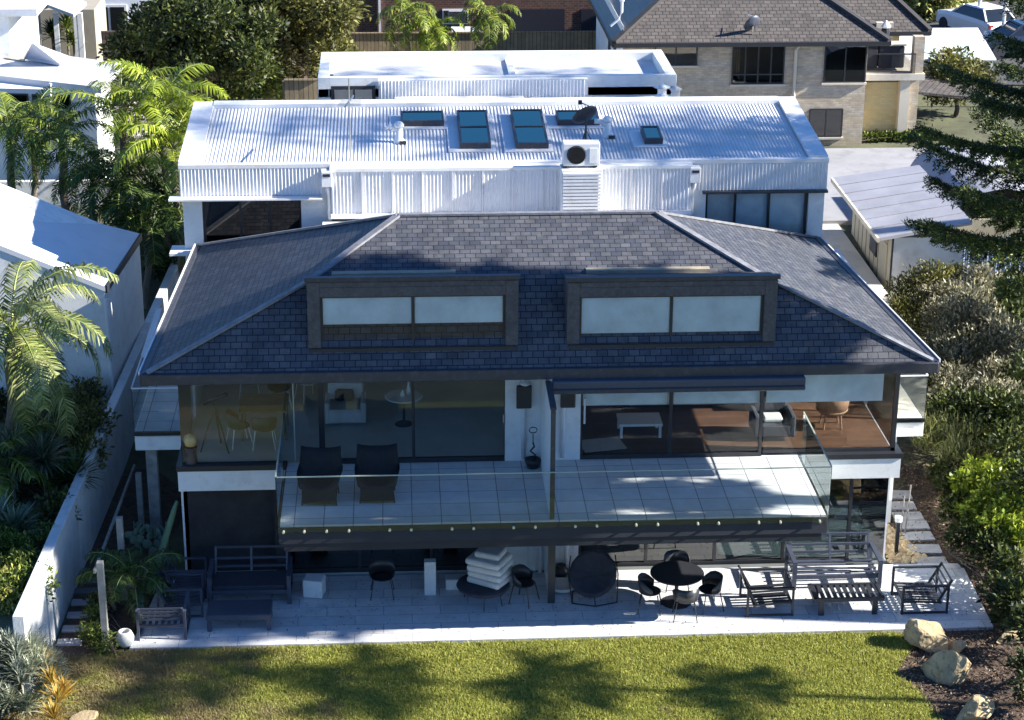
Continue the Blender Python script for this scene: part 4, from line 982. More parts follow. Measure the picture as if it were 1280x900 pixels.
# ------------------------------------------------------------------ paving at the back right
def sheet(name, pts, z, mat, th=.1): return tag(MB().prism(pts, z-th, z).build(name, mat), kind='structure')
sheet('driveway', [(7.9, 23.6), (20, 23.6), (24, 33), (7.9, 33)], 1.72, CONC, .9)
sheet('side_path', [(7.9, 14.6), (11.3, 14.6), (11.3, 23.58), (7.9, 23.58)], 1.62, CONCL, 1.2)
sheet('road', [(19, 44), (70, 40), (90, 62), (19, 70)], 1.64, ASPH, .1)
sheet('backyard_paving', [(-8, 22.5), (4.5, 22.5), (4.5, 44), (-8, 44)], 1.64, CONCL, .05)
# ------------------------------------------------------------------ SHED RIGHT
Sh = thing('metal_shed', 'grey metal shed with pale sheet roof behind the pine branches', 'shed', (12.5, 19, 1))
sx0, sx1, sy0, sy1 = 11.55, 13.75, 17.2, 22.6
MB().box(sx0, sx1, sy0, sy1, .6, 3.1).build('wall', SHEDW, Sh)
MB().box(sx0+.03, sx1-.02, sy0-.02, sy0, .6, 3.1).build('front_sheet', WHITEM, Sh)
MB().box(sx0-.02, sx0+.03, sy0-.03, sy0+.03, .6, 3.1).build('corner_trim', DARKF, Sh)
r0_, r1_, r2_, r3_ = (sx0-.5, sy0-.35, 3.2), (sx1+.15, sy0-.1, 3.6), (sx1+.15, sy1+1, 3.6), (sx0-.5, sy1+1, 3.2)
rf = MB().slab([r0_, r1_, r2_, r3_], .1).build('roof', SHEDR, Sh)
for i in range(1, 7):
    k = i/7; a_ = Vector(r0_).lerp(Vector(r3_), k); b_ = Vector(r1_).lerp(Vector(r2_), k); MB().bar(a_+Vector((0, 0, .015)), b_+Vector((0, 0, .015)), .04, .03).build('roof_seam', SHEDR, rf)
MB().bar((sx0-.53, sy0-.35, 3.13), (sx0-.53, sy1+1, 3.13), .08, .14).build('gutter', CONCL, rf)
o = MB().box(sx0-.04, sx0, 19.0, 19.9, 1.9, 2.8).build('window', DARK, Sh)
MB().box(sx0-.05, sx0-.041, 19.06, 19.84, 1.96, 2.74).build('pane', G_DARK, o)
MB().box(sx0-.03, sx0, 17.7, 18.6, .6, 2.7).build('door', SHEDW, Sh)
for i in range(1, 10): y = sy0+i*.55; MB().box(sx0-.012, sx0, y-.01, y+.01, .6, 3.1).build('sheet_joint', DARKF, Sh)
V = []
t = thing('vaulted_shed', 'pale curved roof shed seen through the pine branches at right', 'shed', (15.8, 22, 1))
n_ = 14; mb = MB(); pr_ = [(15.8+1.6*math.cos(math.pi*(1-i/n_)), 2.7+1.0*math.sin(math.pi*i/n_)) for i in range(n_+1)]
for i in range(n_): mb.quad((pr_[i][0], 20.2, pr_[i][1]), (pr_[i+1][0], 20.2, pr_[i+1][1]), (pr_[i+1][0], 26, pr_[i+1][1]), (pr_[i][0], 26, pr_[i][1]))
mb.build('roof', SHEDR, t); MB().box(14.25, 17.35, 20.3, 25.9, .6, 2.7).build('wall', SHEDW, t)
# ------------------------------------------------------------------ CARS
def car(label, loc, rz, paint, first=None):
    t = thing('parked_car', label, 'car', loc, rz, 'cars parked at the top right')
    sec = [(-2.1, .45, .62, .78), (-2.05, .35, .86, .85), (-1.3, .3, .98, .9), (-.6, .28, 1.0, .9), (.9, .28, 1.0, .9), (1.7, .3, .98, .9), (2.1, .35, .9, .85), (2.18, .5, .75, .78)]
    V = []; 
    for x, zb, zt, w in sec: V += [(x, -w, zb), (x, -w, zt-.18), (x, -w*.9, zt), (x, w*.9, zt), (x, w, zt-.18), (x, w, zb)]
    Fq = []
    for i in range(len(sec)-1):
        for j in range(6): Fq.append((i*6+j, i*6+(j+1) % 6, (i+1)*6+(j+1) % 6, (i+1)*6+j))
    Fq += [tuple(range(5, -1, -1)), tuple((len(sec)-1)*6+j for j in range(6))]
    MB().add(V, Fq).build('body', paint, t, world=False, bevel=.04, seg=2)
    MB().add([(-.95, -.82, .95), (1.9, -.82, .95), (1.9, .82, .95), (-.95, .82, .95), (-.2, -.62, 1.42), (1.35, -.62, 1.45), (1.35, .62, 1.45), (-.2, .62, 1.42)], [(4, 5, 6, 7), (0, 1, 5, 4), (1, 2, 6, 5), (2, 3, 7, 6), (3, 0, 4, 7)]).build('windows', G_CAR, t, world=False, bevel=.03)
    MB().add([(-.25, -.64, 1.42), (1.4, -.64, 1.45), (1.4, .64, 1.45), (-.25, .64, 1.42), (-.15, -.56, 1.48), (1.3, -.56, 1.5), (1.3, .56, 1.5), (-.15, .56, 1.48)], [(4, 5, 6, 7), (0, 1, 5, 4), (1, 2, 6, 5), (2, 3, 7, 6), (3, 0, 4, 7), (0, 3, 2, 1)]).bar((-.9, -.8, .98), (-.2, -.63, 1.43), .07).bar((-.9, .8, .98), (-.2, .63, 1.43), .07).bar((1.88, -.8, .98), (1.36, -.62, 1.45), .08).bar((1.88, .8, .98), (1.36, .62, 1.45), .08).build('roof_panel', paint, t, world=False)
    for x in (-1.35, 1.35):
        for y in (-.86, .86):
            w = MB().lathe([(.2, -.1), (.31, -.1), (.33, -.05), (.33, .05), (.31, .1), (.2, .1)], n=20, M4=Matrix.Translation((x, y, .33)) @ Matrix.Rotation(R_(90), 4, 'X')).build('wheel', FABD, t, world=False)
            MB().lathe([(0, -.09), (.19, -.09), (.19, .09), (0, .09)], n=14, M4=Matrix.Translation((x, y, .33)) @ Matrix.Rotation(R_(90), 4, 'X')).build('rim', STEEL, w, world=False)
    for y in (-.7, .7):
        MB().box(-2.13, -2.0, y-.16, y+.16, .6, .74).build('headlight', STEEL, t, world=False)
        MB().box(2.08, 2.17, y-.12, y+.12, .68, .86).build('tail_light', M('red_lens', (.3, .02, .02), .3), t, world=False)
    MB().box(2.17, 2.2, -.26, .26, .56, .68).build('number_plate', WHITEM, t, world=False)
    return t
G_CAR = M('car_window', (.015, .02, .03), .08, .1, 2, 0)
PAINTW = M('white_car_paint', (.75, .76, .78), .25, .02, 1, 0); PAINTD = M('navy_car_paint', (.02, .03, .06), .2, .02, 1, 0); PAINTS = M('pale_silver_car_paint', (.55, .6, .66), .25, .02, 1, 0)
p = P(1226, 48, Z=1.65); car('white hatchback parked at the road in the top right corner', (p.x, p.y+1, 1.65), R_(-70), PAINTW)
p = P(1250, 68, Z=1.65); car('dark navy car parked in front of the white hatchback', (p.x+.8, p.y, 1.65), R_(8), PAINTD)
p = P(1166, 88, Z=1.65); car('pale car standing under the awning beside the brick house', (p.x+1, p.y+1.5, 1.65), R_(-100), PAINTS)
for k, (px, py, h, lb) in enumerate(((1221, 48, 2.1, 'slim pale post in front of the white hatchback'), (1251, 66, 2.4, 'thicker white post with a cap beside the navy car'))):
    p = P(px, py, Z=1.6)
    t = thing('street_post', lb, 'post', (p.x, p.y, 1.6), 0, 'posts along the road')
    MB().lathe([(.09, -.2), (.09, h), (0, h+.02)], n=10).build('shaft', WHITEM, t, world=False, smooth=False)
    MB().lathe([(.13, h-.25), (.15, h-.2), (.15, h+.05), (0, h+.1)], n=10).build('cap', WHITEM, t, world=False)
# ------------------------------------------------------------------ OUTDOOR FURNITURE
def gp(px, py, z=None): p = P(px, py, Z=PT if z is None else z); return p.x, p.y
def armchair(label, x, y, rz, w=.95, d=1.0, grp='slatted metal armchairs on the patio', mat=None, first=None):
    mat = mat or FURN
    t = thing('patio_armchair', label, 'armchair', (x, y, PT), rz, grp)
    for s in (-1, 1):
        X = s*w/2; MB().bar((X, -d/2, 0), (X, -d/2, .68), .05).bar((X, d/2, 0), (X, d/2, .68), .05).bar((X, -d/2-.02, .68), (X, d/2+.02, .68), .07, .035).bar((X, -d/2+.02, .03), (X, d/2-.02, .03), .04).build('side_frame', mat, t, world=False)
    m = MB().bar((-w/2, -d/2+.03, .3), (w/2, -d/2+.03, .3), .05).bar((-w/2, d/2-.15, .26), (w/2, d/2-.15, .26), .05).bar((-w/2+.03, -d/2+.03, .3), (-w/2+.03, d/2-.15, .26), .04).bar((w/2-.03, -d/2+.03, .3), (w/2-.03, d/2-.15, .26), .04)
    m.build('seat_frame', mat, t, world=False)
    m = MB()
    for i in range(7): X = -w/2+.1+i*(w-.2)/6; m.bar((X, -d/2+.05, .325), (X, d/2-.15, .285), .07, .018)
    m.build('seat', mat, t, world=False)
    m = MB().bar((-w/2+.04, d/2-.2, .28), (-w/2+.04, d/2+.08, .8), .045).bar((w/2-.04, d/2-.2, .28), (w/2-.04, d/2+.08, .8), .045)
    for i in range(4): k = .3+i*.22; m.bar((-w/2+.04, d/2-.2+.28*k, .28+.52*k), (w/2-.04, d/2-.2+.28*k, .28+.52*k), .05, .02, up=(0, 1, 0))
    m.build('backrest', mat, t, world=False)
    return t
def by_front(px, py, half): x, y = gp(px, py); return x, y+half
x, y = by_front(1155, 767, .47); armchair('dark slatted armchair at the right end of the patio facing the coffee table', x, y, R_(-90))
x, y = by_front(962, 770, .47); armchair('dark slatted armchair between the round table and the coffee table', x, y, R_(90))
x, y = by_front(203, 800, .45); armchair('slatted blue grey armchair nearest the white pot at the left patio corner', x, y, R_(180), 1.0, .9, mat=FURNB)
x, y = by_front(226, 772, .45); armchair('slatted blue grey armchair second from the lawn on the left patio', x, y, R_(90), .9, .95, mat=FURNB)
x, y = by_front(232, 752, .4); armchair('dark armchair behind the other two beside the left plants', x, y, R_(90), .8, .8, mat=FURNB)
def sofa(name, label, x, y, rz, w, d, h, mat, solid, grp=None):
    t = thing(name, label, 'sofa', (x, y, PT), rz, grp)
    for s in (-1, 1):
        X = s*w/2; MB().bar((X, -d/2, 0), (X, -d/2, .64), .09).bar((X, d/2, 0), (X, d/2, .64), .07).bar((X, -d/2-.03, .66), (X, d/2+.02, .66), .1, .05).bar((X, -d/2, .04), (X, d/2, .04), .05).build('side_frame', mat, t, world=False)
    m = MB().bar((-w/2+.04, -d/2+.02, .3), (-w/2+.04, d/2-.12, .28), .05).bar((w/2-.04, -d/2+.02, .3), (w/2-.04, d/2-.12, .28), .05).bar((-w/2, -d/2+.02, .3), (w/2, -d/2+.02, .3), .07, .09).bar((-w/2, d/2-.12, .28), (w/2, d/2-.12, .28), .07)
    m.build('seat_frame', mat, t, world=False)
    m = MB()
    if solid: m.box(-w/2+.06, w/2-.06, -d/2+.06, d/2-.12, .3, .42)
    else:
        for i in range(4): Y = -d/2+.16+i*.19; m.bar((-w/2, Y, .335), (w/2, Y, .335), .06, .02)
    m.build('seat', FABD if solid else mat, t, world=False, bevel=.02 if solid else 0)
    m = MB()
    for X in (-w/2+.08, 0, w/2-.08): m.bar((X, d/2-.16, .3), (X, d/2+.06, h), .045)
    for k in (.35, .62, .98): m.bar((-w/2+.06, d/2-.16+.22*k, .3+(h-.3)*k), (w/2-.06, d/2-.16+.22*k, .3+(h-.3)*k), .04, .055)
    m.build('backrest', mat, t, world=False)
    return t
x, y = by_front(1045, 735, .45); sofa('patio_sofa', 'open framed grey metal sofa behind the slatted coffee table on the right patio', x, y, 0, 1.95, .95, .9, FURNB, False)
x, y = by_front(313, 752, .35); sofa('patio_sofa', 'dark sofa with two back rails on the shaded left patio', x, y, 0, 1.75, .95, .95, FURNB, True)
def ctable(label, x, y, w, d, h, slats, mat):
    t = thing('coffee_table', label, 'coffee table', (x, y, PT)); m = MB()
    if slats:
        for i in range(11): X = -w/2+.08+i*(w-.16)/10; m.bar((X, -d/2+.05, h-.02), (X, d/2-.05, h-.02), .09, .03)
        m.bar((-w/2, -d/2+.03, h-.03), (w/2, -d/2+.03, h-.03), .07, .08).bar((-w/2, d/2-.03, h-.03), (w/2, d/2-.03, h-.03), .07, .08).bar((-w/2+.02, -d/2, h-.03), (-w/2+.02, d/2, h-.03), .06, .08).bar((w/2-.02, -d/2, h-.03), (w/2-.02, d/2, h-.03), .06, .08)
    else: m.box(-w/2, w/2, -d/2, d/2, h-.14, h)
    m.build('tabletop', mat, t, world=False, bevel=0 if slats else .02)
    for sx in (-1, 1):
        for sy in (-1, 1):
            X = sx*(w/2-.18 if slats else w/2-.06); MB().bar((X, sy*(d/2-.06), 0), (X, sy*(d/2-.06), h-.07), .12 if slats else .09, .06, up=(0, 1, 0)).build('leg', mat, t, world=False)
    return t
x, y = by_front(1060, 769, .35); ctable('slatted grey coffee table in front of the open framed sofa', x, y, 1.55, .75, .42, True, FURN)
x, y = by_front(299, 789, .35); ctable('solid dark low table in front of the shaded left sofa', x, y, 1.4, .75, .4, False, FURNB)
# dining chairs
def dchair(label, x, y, rz, z=PT, legs=None, shell=None, h=.8, grp='dark dining chairs around the round patio table', name='dining_chair'):
    legs = legs or DARK; shell = shell or DARK
    t = thing(name, label, 'chair', (x, y, z), rz, grp)
    for sx in (-1, 1):
        for sy in (-1, 1): MB().tube([(sx*.19, sy*.17, .45), (sx*.26, sy*.25, 0)], .014, 6).build('leg', legs, t, world=False)
    V = []; n = 10; 
    seat = MB().lathe([(0, .43), (.2, .43), (.25, .46), (.25, .475), (.2, .455), (0, .45)], n=20, sy=.95).build('seat', shell, t, world=False, smooth=True)
    m = MB(); pts = []
    for i in range(n+1):
        a = math.radians(-15+210*i/n); r = .27; pts.append((r*math.cos(a), r*math.sin(a)*.95, 0)); 
    vs = []
    for i, p_ in enumerate(pts):
        k = math.sin(math.pi*i/n); zt_ = .6+(h-.6)*min(1, k*1.4)
        for (q, zz_) in ((1.0, .47), (1.12, zt_), (1.07, zt_), (.95, .47)): vs.append((p_[0]*q, p_[1]*q, zz_))
    fs = []
    for i in range(n):
        for j in range(4): fs.append((4*i+j, 4*i+(j+1) % 4, 4*i+4+(j+1) % 4, 4*i+4+j))
    fs += [(0, 1, 2, 3), (4*n+3, 4*n+2, 4*n+1, 4*n)]
    m.add(vs, fs).build('backrest', shell, t, world=False, smooth=True)
    return t
tx, ty = gp(845, 753)
t = thing('round_dining_table', 'black round pedestal table among dark chairs on the right patio', 'table', (tx, ty, PT))
MB().lathe([(0, .7), (.58, .7), (.6, .72), (.6, .74), (0, .745)], n=40).build('tabletop', DARK, t, world=False)
MB().tube([(0, 0, .03), (0, 0, .7)], .045, 12).build('pedestal', DARK, t, world=False, smooth=True)
MB().lathe([(.33, 0), (.33, .02), (.08, .05), (0, .05)], n=32).build('base_disc', DARK, t, world=False)
x, y = gp(812, 762); dchair('dark dining chair at the left of the black round table', x, y, R_(-100)+math.pi)
x, y = gp(886, 760); dchair('dark dining chair at the right of the black round table', x, y, R_(-75))
x, y = gp(856, 772); dchair('dark dining chair on the lawn side of the black round table', x, y, R_(175))
dchair('dark dining chair behind the black round table', tx+.1, ty+.75, 0)
x, y = gp(478, 744); dchair('lone dark square chair in front of the ground floor glass between the blocks', x, y, 0, grp='loose chairs on the left patio')
x, y = gp(655, 752); dchair('dark chair between the cushion stack and the divider post', x, y, R_(60), grp='loose chairs on the left patio')
# papasan chair
x, y = gp(742, 748)
t = thing('papasan_chair', 'round dark padded papasan chair tilted upright on the patio', 'chair', (x, y, PT))
MD = Matrix.Translation((0, .05, .56)) @ Matrix.Rotation(R_(-22), 4, 'Z') @ Matrix.Rotation(R_(52), 4, 'X') @ Matrix.Scale(.88, 4)
prf = [(0, -.16), (.2, -.13), (.42, -.02), (.57, .12), (.6, .16), (.57, .19), (.5, .15), (.36, .05), (.15, -.02), (0, -.04)]
m = MB(); n = 40; vs = []; fs = []
for r, z in prf:
    for j in range(n): a = 2*math.pi*j/n; k = 1+.03*math.cos(a*10)*(r > .1); vs.append(MD @ Vector((r*math.cos(a), r*math.sin(a)*k, z+.022*math.cos(a*10)*(r/.6))))
for i in range(len(prf)-1):
    for j in range(n): fs.append((i*n+j, i*n+(j+1) % n, (i+1)*n+(j+1) % n, (i+1)*n+j))
m.add(vs, fs).build('cushion', FABD, t, world=False, smooth=True)
m = MB().tube([MD @ Vector((.61*math.cos(a*.35), .61*math.sin(a*.35), .13)) for a in range(19)], .018, 6)
m.tube([(-.5, -.25, 0), (-.56, .2, .5), (-.5, .35, .9)], .016, 6).tube([(.5, -.25, 0), (.56, .2, .5), (.5, .35, .9)], .016, 6).tube([(-.5, -.25, .02), (0, -.42, .02), (.5, -.25, .02)], .016, 6).tube([(0, -.42, .02), (0, .2, .3), (0, .5, .02), (-.45, .3, .02), (-.5, -.25, .02)], .016, 6)
m.build('tube_frame', DARK, t, world=False, smooth=True)
# bowl and pot by the divider
x, y = gp(702, 738); 
tag(MB().lathe([(.12, 0), (.26, .06), (.33, .16), (.31, .17), (.22, .08), (0, .06)], (x, y, PT), 28).build('stone_bowl', CUSH, smooth=True), 'shallow pale round bowl between the divider post and the papasan chair', 'bowl')
x, y = gp(702, 722)
tag(MB().lathe([(.1, 0), (.16, .1), (.17, .22), (.1, .3), (.12, .32), (.08, .3), (0, .28)], (x-.02, y, PT), 20).build('black_pot', DARK, smooth=True), 'small round black pot behind the pale bowl', 'pot')
# blocks
x, y = gp(394, 748)
tag(MB().box(-.24, .2, -.2, .2, 0, .42, Matrix.Translation((x, y+.2, PT)) @ Matrix.Rotation(R_(-12), 4, 'Z')).build('stone_cube', WALLB, bevel=.02), 'grey cube stool standing beside the shaded sofa', 'stool')
x, y = gp(538, 744)
tag(MB().box(x-.13, x+.13, y, y+.2, PT, .86).build('stone_plinth', WALLB, bevel=.01), 'tall narrow pale plinth on the shaded left patio', 'plinth')
x, y = gp(566, 738)
tag(MB().box(x-.16, x+.16, y, y+.3, PT, .3).build('stone_block', WALLB, bevel=.02), 'small low grey block between the plinth and the cushion stack', 'block')
# rug ottoman with cushion stack
x, y = gp(604, 752)
t = thing('round_lounge_ottoman', 'round dark slung ottoman with thin legs under the cushion stack', 'ottoman', (x, y, PT))
MB().lathe([(0, .3), (.4, .3), (.56, .36), (.6, .42), (.58, .46), (.45, .47), (0, .47)], n=36).build('seat', FABD, t, world=False, smooth=True)
for a in (30, 150, 270, 330): MB().tube([(.4*math.cos(R_(a)), .4*math.sin(R_(a)), .36), (.48*math.cos(R_(a)), .48*math.sin(R_(a)), 0)], .014, 6).build('leg', DARK, t, world=False)
for i in range(5):
    a = R_(-32+i*1.5+rnd.uniform(-3, 3)); dx = .16+rnd.uniform(-.03, .03)
    MT = Matrix.Translation((x+dx, y+.1, PT+.475+i*.155)) @ Matrix.Rotation(a, 4, 'Z')
    w_ = .42 if i < 4 else .3
    o = MB().box(-w_, w_, -w_*.9, w_*.9, 0, .15, MT).build('seat_cushion', CUSH, bevel=.065, seg=4, smooth=False)
    tag(o, ['lowest pale grey cushion in the stack on the dark ottoman', 'second pale grey cushion up in the stack on the dark ottoman', 'middle pale grey cushion in the stack on the dark ottoman', 'fourth pale grey cushion up in the stack, just under the small top one', 'smaller pale cushion lying on top of the stack beside the divider'][i], 'cushion', 'pale cushions stacked on the ottoman')
# white pot bottom left
x, y = P(156, 811, Z=0)[:2]
tag(MB().lathe([(.09, 0), (.17, .08), (.2, .22), (.15, .34), (.12, .37), (.1, .36), (.13, .2), (0, .05)], (x, y+.12, 0), 22).build('ceramic_vase', CUSH, smooth=True), 'rounded cream vase at the left front corner of the patio', 'vase')
# balcony lounge chairs
def lounge(label, px, py):
    p = P(px, py, Z=F1); t = thing('balcony_lounge_chair', label, 'armchair', (p.x, p.y+.45, F1), R_(rnd.uniform(-4, 4)), 'black cane lounge chairs on the left balcony')
    V = []; prof_ = [(-.42, .36), (-.3, .38), (.0, .3), (.25, .3), (.36, .45), (.44, .78), (.5, .98)]
    m = MB(); vs = []; n = len(prof_); K = 9
    for i, (yy, z) in enumerate(prof_):
        for k in range(K):
            u = -1+2*k/(K-1); hw = (.42, .47, .49, .48, .46, .44, .43)[i]; e = abs(u)**3
            vs.append((u*hw, yy-(e*.12 if i > 3 else 0), z+e*((.1, .3, .36, .36, .28, .14, .1)[i])))
    off = len(vs)
    for (vx, vy, vz) in list(vs): vs.append((vx*.96, vy+.03, vz-.06))
    fs = []
    for i in range(n-1):
        for k in range(K-1):
            a = i*K+k; fs.append((a, a+1, a+K+1, a+K)); fs.append((off+a, off+a+K, off+a+K+1, off+a+1))
    for i in range(n-1): a = i*K; fs.append((a, a+K, off+a+K, off+a)); a += K-1; fs.append((a, off+a, off+a+K, a+K))
    for k in range(K-1): fs.append((k, off+k, off+k+1, k+1)); a = (n-1)*K+k; fs.append((a, a+1, off+a+1, off+a))
    m.add(vs, fs).build('shell', FABB, t, world=False, smooth=True)
    MB().prism([(-.36, -.4), (.36, -.4), (.34, .2), (-.34, .2)], .05, .36).build('skirt_base', FABB, t, world=False)
    for sx in (-1, 1):
        for yy in (-.36, .3): MB().tube([(sx*.34, yy, .3), (sx*.37, yy, 0)], .018, 6).build('leg', DARK, t, world=False)
    return t
lounge('black cane lounge chair on the balcony nearest the glass corner', 400, 634); lounge('black cane lounge chair on the balcony nearer the divider wall', 472, 631)
# plant pot with wire figure
p = P(666, 584, Z=F1)
t = thing('sculpture_pot', 'black pot holding a thin wire sculpture by the balcony divider', 'pot', (p.x, p.y, F1))
MB().lathe([(.13, 0), (.17, .12), (.19, .2), (.17, .21), (.15, .15), (0, .14)], n=20).build('pot', DARK, t, world=False, smooth=True)
m = MB().tube([(.02, 0, .15), (.05, 0, .3), (-.06, 0, .4), (.03, 0, .5), (0, 0, .6)], .022, 6).tube([(0, 0, .6), (0, 0, .8)], .012, 6)
m.tube([(.09*math.cos(a*.7), 0, .9+.07*math.sin(a*.7)) for a in range(10)], .012, 6).build('wire_figure', DARK, t, world=False, smooth=True)
# ------------------------------------------------------------------ INTERIOR THINGS
FZ = F1+.022
def ip(px, py): p = P(px, py, Z=FZ); return p.x, p.y
x, y = ip(330, 552)
t = thing('dining_table', 'rectangular wooden dining table seen through the left glass corner', 'table', (x, y+.5, FZ))
MB().box(-.55, .55, -.5, .6, .70, .75).build('tabletop', WOODT, t, world=False)
for sx in (-1, 1):
    for sy in (-.42, .5): MB().tube([(sx*.47, sy, .7), (sx*.5, sy, 0)], .03, 8).build('leg', WOODT, t, world=False)
wl = M('white_chair_legs', (.7, .68, .62), .5); sh = M('dark_chair_shell', (.05, .06, .04), .6)
gr_ = 'dark shell chairs with white legs inside the left room'
x, y = ip(300, 555); dchair('dark shell chair with white legs left of the indoor dining table', x, y, R_(110), FZ, wl, sh, .82, gr_)
x, y = ip(331, 558); dchair('dark shell chair with white legs in front of the indoor dining table', x, y, R_(180), FZ, wl, sh, .82, gr_)
x, y = ip(350, 508); dchair('dark shell chair with white legs behind the indoor dining table', x, y, R_(10), FZ, wl, sh, .82, gr_)
x, y = ip(271, 562)
t = thing('telescope_tripod', 'black telescope on a tripod in the left glass corner room', 'telescope', (x, y, FZ))
for a in (80, 200, 320): MB().tube([(0, 0, 1.1), (.38*math.cos(R_(a)), .38*math.sin(R_(a)), 0)], .02, 6).build('leg', DARK, t, world=False)
MB().tube([(-.25, .1, 1.1), (.3, -.12, 1.4)], .05, 12).build('tube', DARK, t, world=False, smooth=True)
x, y = ip(239, 582)
t = thing('table_lamp', 'round amber globe lamp on a dark pedestal in the left glass corner', 'lamp', (x, y+.1, FZ))
MB().lathe([(.14, 0), (.12, .3), (.15, .42), (0, .42)], n=16).build('pedestal', M('brown_pedestal', (.1, .07, .06), .6), t, world=False)
MB().lathe([(0, .42), (.13, .46), (.16, .58), (.13, .68), (0, .74)], n=18).build('globe', M('amber_globe', (.6, .42, .16), .4), t, world=False, smooth=True)
x, y = ip(505, 530)
t = thing('round_side_table', 'white round table in the left living room', 'table', (x, y, FZ))
MB().lathe([(0, .68), (.42, .68), (.44, .7), (.42, .72), (0, .72)], n=32).build('tabletop', WHITE, t, world=False)
MB().tube([(0, 0, .02), (0, 0, .68)], .03, 10).lathe([(.22, 0), (.2, .02), (0, .03)], n=20).build('pedestal', DARK, t, world=False)
for dx, dy, h, lb in ((.02, .1, .3, 'tall white bottle vase on the white round table'), (-.12, -.05, .16, 'short white jug on the white round table')):
    tag(MB().lathe([(.05, 0), (.06, h*.4), (.025, h*.75), (.03, h), (0, h)], (x+dx+.1, y+dy, FZ+.722), 12).build('vase', WHITE, smooth=True), lb, 'vase')
x, y = ip(432, 536)
t = thing('white_armchair', 'pale armchair with a dark cushion inside the left living room', 'armchair', (x, y+.5, FZ))
MB().box(-.42, .42, -.4, .4, .08, .42).build('seat', CUSH, t, world=False, bevel=.05)
MB().box(-.42, .42, .28, .42, .42, .85).build('backrest', CUSH, t, world=False, bevel=.05)
for s in (-1, 1): MB().box(s*.42-.06, s*.42+.06, -.4, .4, .08, .6).build('armrest', CUSH, t, world=False, bevel=.03)
MB().box(-.25, .2, .1, .25, .45, .72).build('dark_cushion', FABD, t, world=False, bevel=.05)
for k, (px, py, lb) in enumerate(((312, 500, 'white chair at the back of the left dining room, left one'), (385, 505, 'white chair behind the glass joint in the left dining room'))):
    x, y = ip(px, py); dchair(lb, x, y+.3, R_(30*k), FZ, wl, WHITE, .85, 'white chairs at the back of the left room')
x, y = ip(548, 498)
tag(MB().box(-1.4, 1.1, 0, .06, 1.0, 1.9, Matrix.Translation((x+.2, 8.7, FZ))).build('wall_picture', M('framed_landscape', (.25, .24, .12), .6, .5, 3)), 'wide framed picture on the back wall of the left living room', 'picture')
# right unit
x, y = ip(820, 522)
t = thing('white_sofa', 'long white sofa across the right living room', 'sofa', (x+.9, y+.9, FZ))
MB().box(-1.5, 1.5, -.4, .4, .1, .42).build('seat', CUSH, t, world=False, bevel=.04)
MB().box(-1.5, 1.5, .28, .45, .42, .8).build('backrest', CUSH, t, world=False, bevel=.04)
x, y = ip(800, 545)
t = thing('white_coffee_table', 'low white coffee table in the right living room', 'coffee table', (x, y+.2, FZ))
MB().box(-.5, .5, -.35, .35, .3, .36).build('tabletop', WHITE, t, world=False)
for sx in (-1, 1):
    for sy in (-1, 1): MB().box(sx*.45-.03, sx*.45+.03, sy*.3-.03, sy*.3+.03, 0, .3).build('leg', WHITE, t, world=False)
x, y = ip(752, 556)
tag(MB().box(-.5, .5, -.35, .35, 0, .015, Matrix.Translation((x, y, FZ)) @ Matrix.Rotation(.2, 4, 'Z')).build('floor_rug', CUSH), 'pale mat on the timber floor inside the right doors', 'rug')
x, y = ip(966, 548)
t = thing('office_armchair', 'dark armchair with pale cushion in the right room', 'armchair', (x, y+.2, FZ))
MB().box(-.4, .4, -.4, .4, .1, .42).build('seat', FABD, t, world=False, bevel=.05); MB().box(-.4, .4, .3, .42, .42, .9).build('backrest', FABD, t, world=False, bevel=.05)
MB().box(-.25, .2, -.3, .1, .43, .55).build('pale_cushion', CUSH, t, world=False, bevel=.04)
for s in (-1, 1): MB().box(s*.42-.06, s*.42+.06, -.4, .4, .1, .62).build('armrest', FABD, t, world=False, bevel=.03)
x, y = ip(1045, 545)
t = thing('cane_armchair', 'brown cane armchair in the right glass corner room', 'armchair', (x, y+.6, FZ))
CANE = M('brown_cane', (.2, .11, .06), .8, .3, 20, .4)
MB().lathe([(0, .35), (.3, .36), (.38, .45), (.36, .47), (.28, .4), (0, .4)], n=20).build('seat', CANE, t, world=False)
MB().lathe([(.36, .45), (.42, .8), (.4, .82), (.33, .45)], n=20).build('backrest', CANE, t, world=False, smooth=True)
for a in (45, 135, 225, 315): MB().tube([(.25*math.cos(R_(a)), .25*math.sin(R_(a)), .36), (.3*math.cos(R_(a)), .3*math.sin(R_(a)), 0)], .02, 6).build('leg', CANE, t, world=False)
x, y = ip(1005, 530)
t = thing('indoor_dining_table', 'dark table standing in the right glass corner room', 'table', (x, y+1.2, FZ))
MB().box(-.7, .7, -.45, .45, .7, .74).build('tabletop', WOODT, t, world=False)
for sx in (-1, 1):
    for sy in (-1, 1): MB().box(sx*.6-.03, sx*.6+.03, sy*.38-.03, sy*.38+.03, 0, .7).build('leg', WOODT, t, world=False)
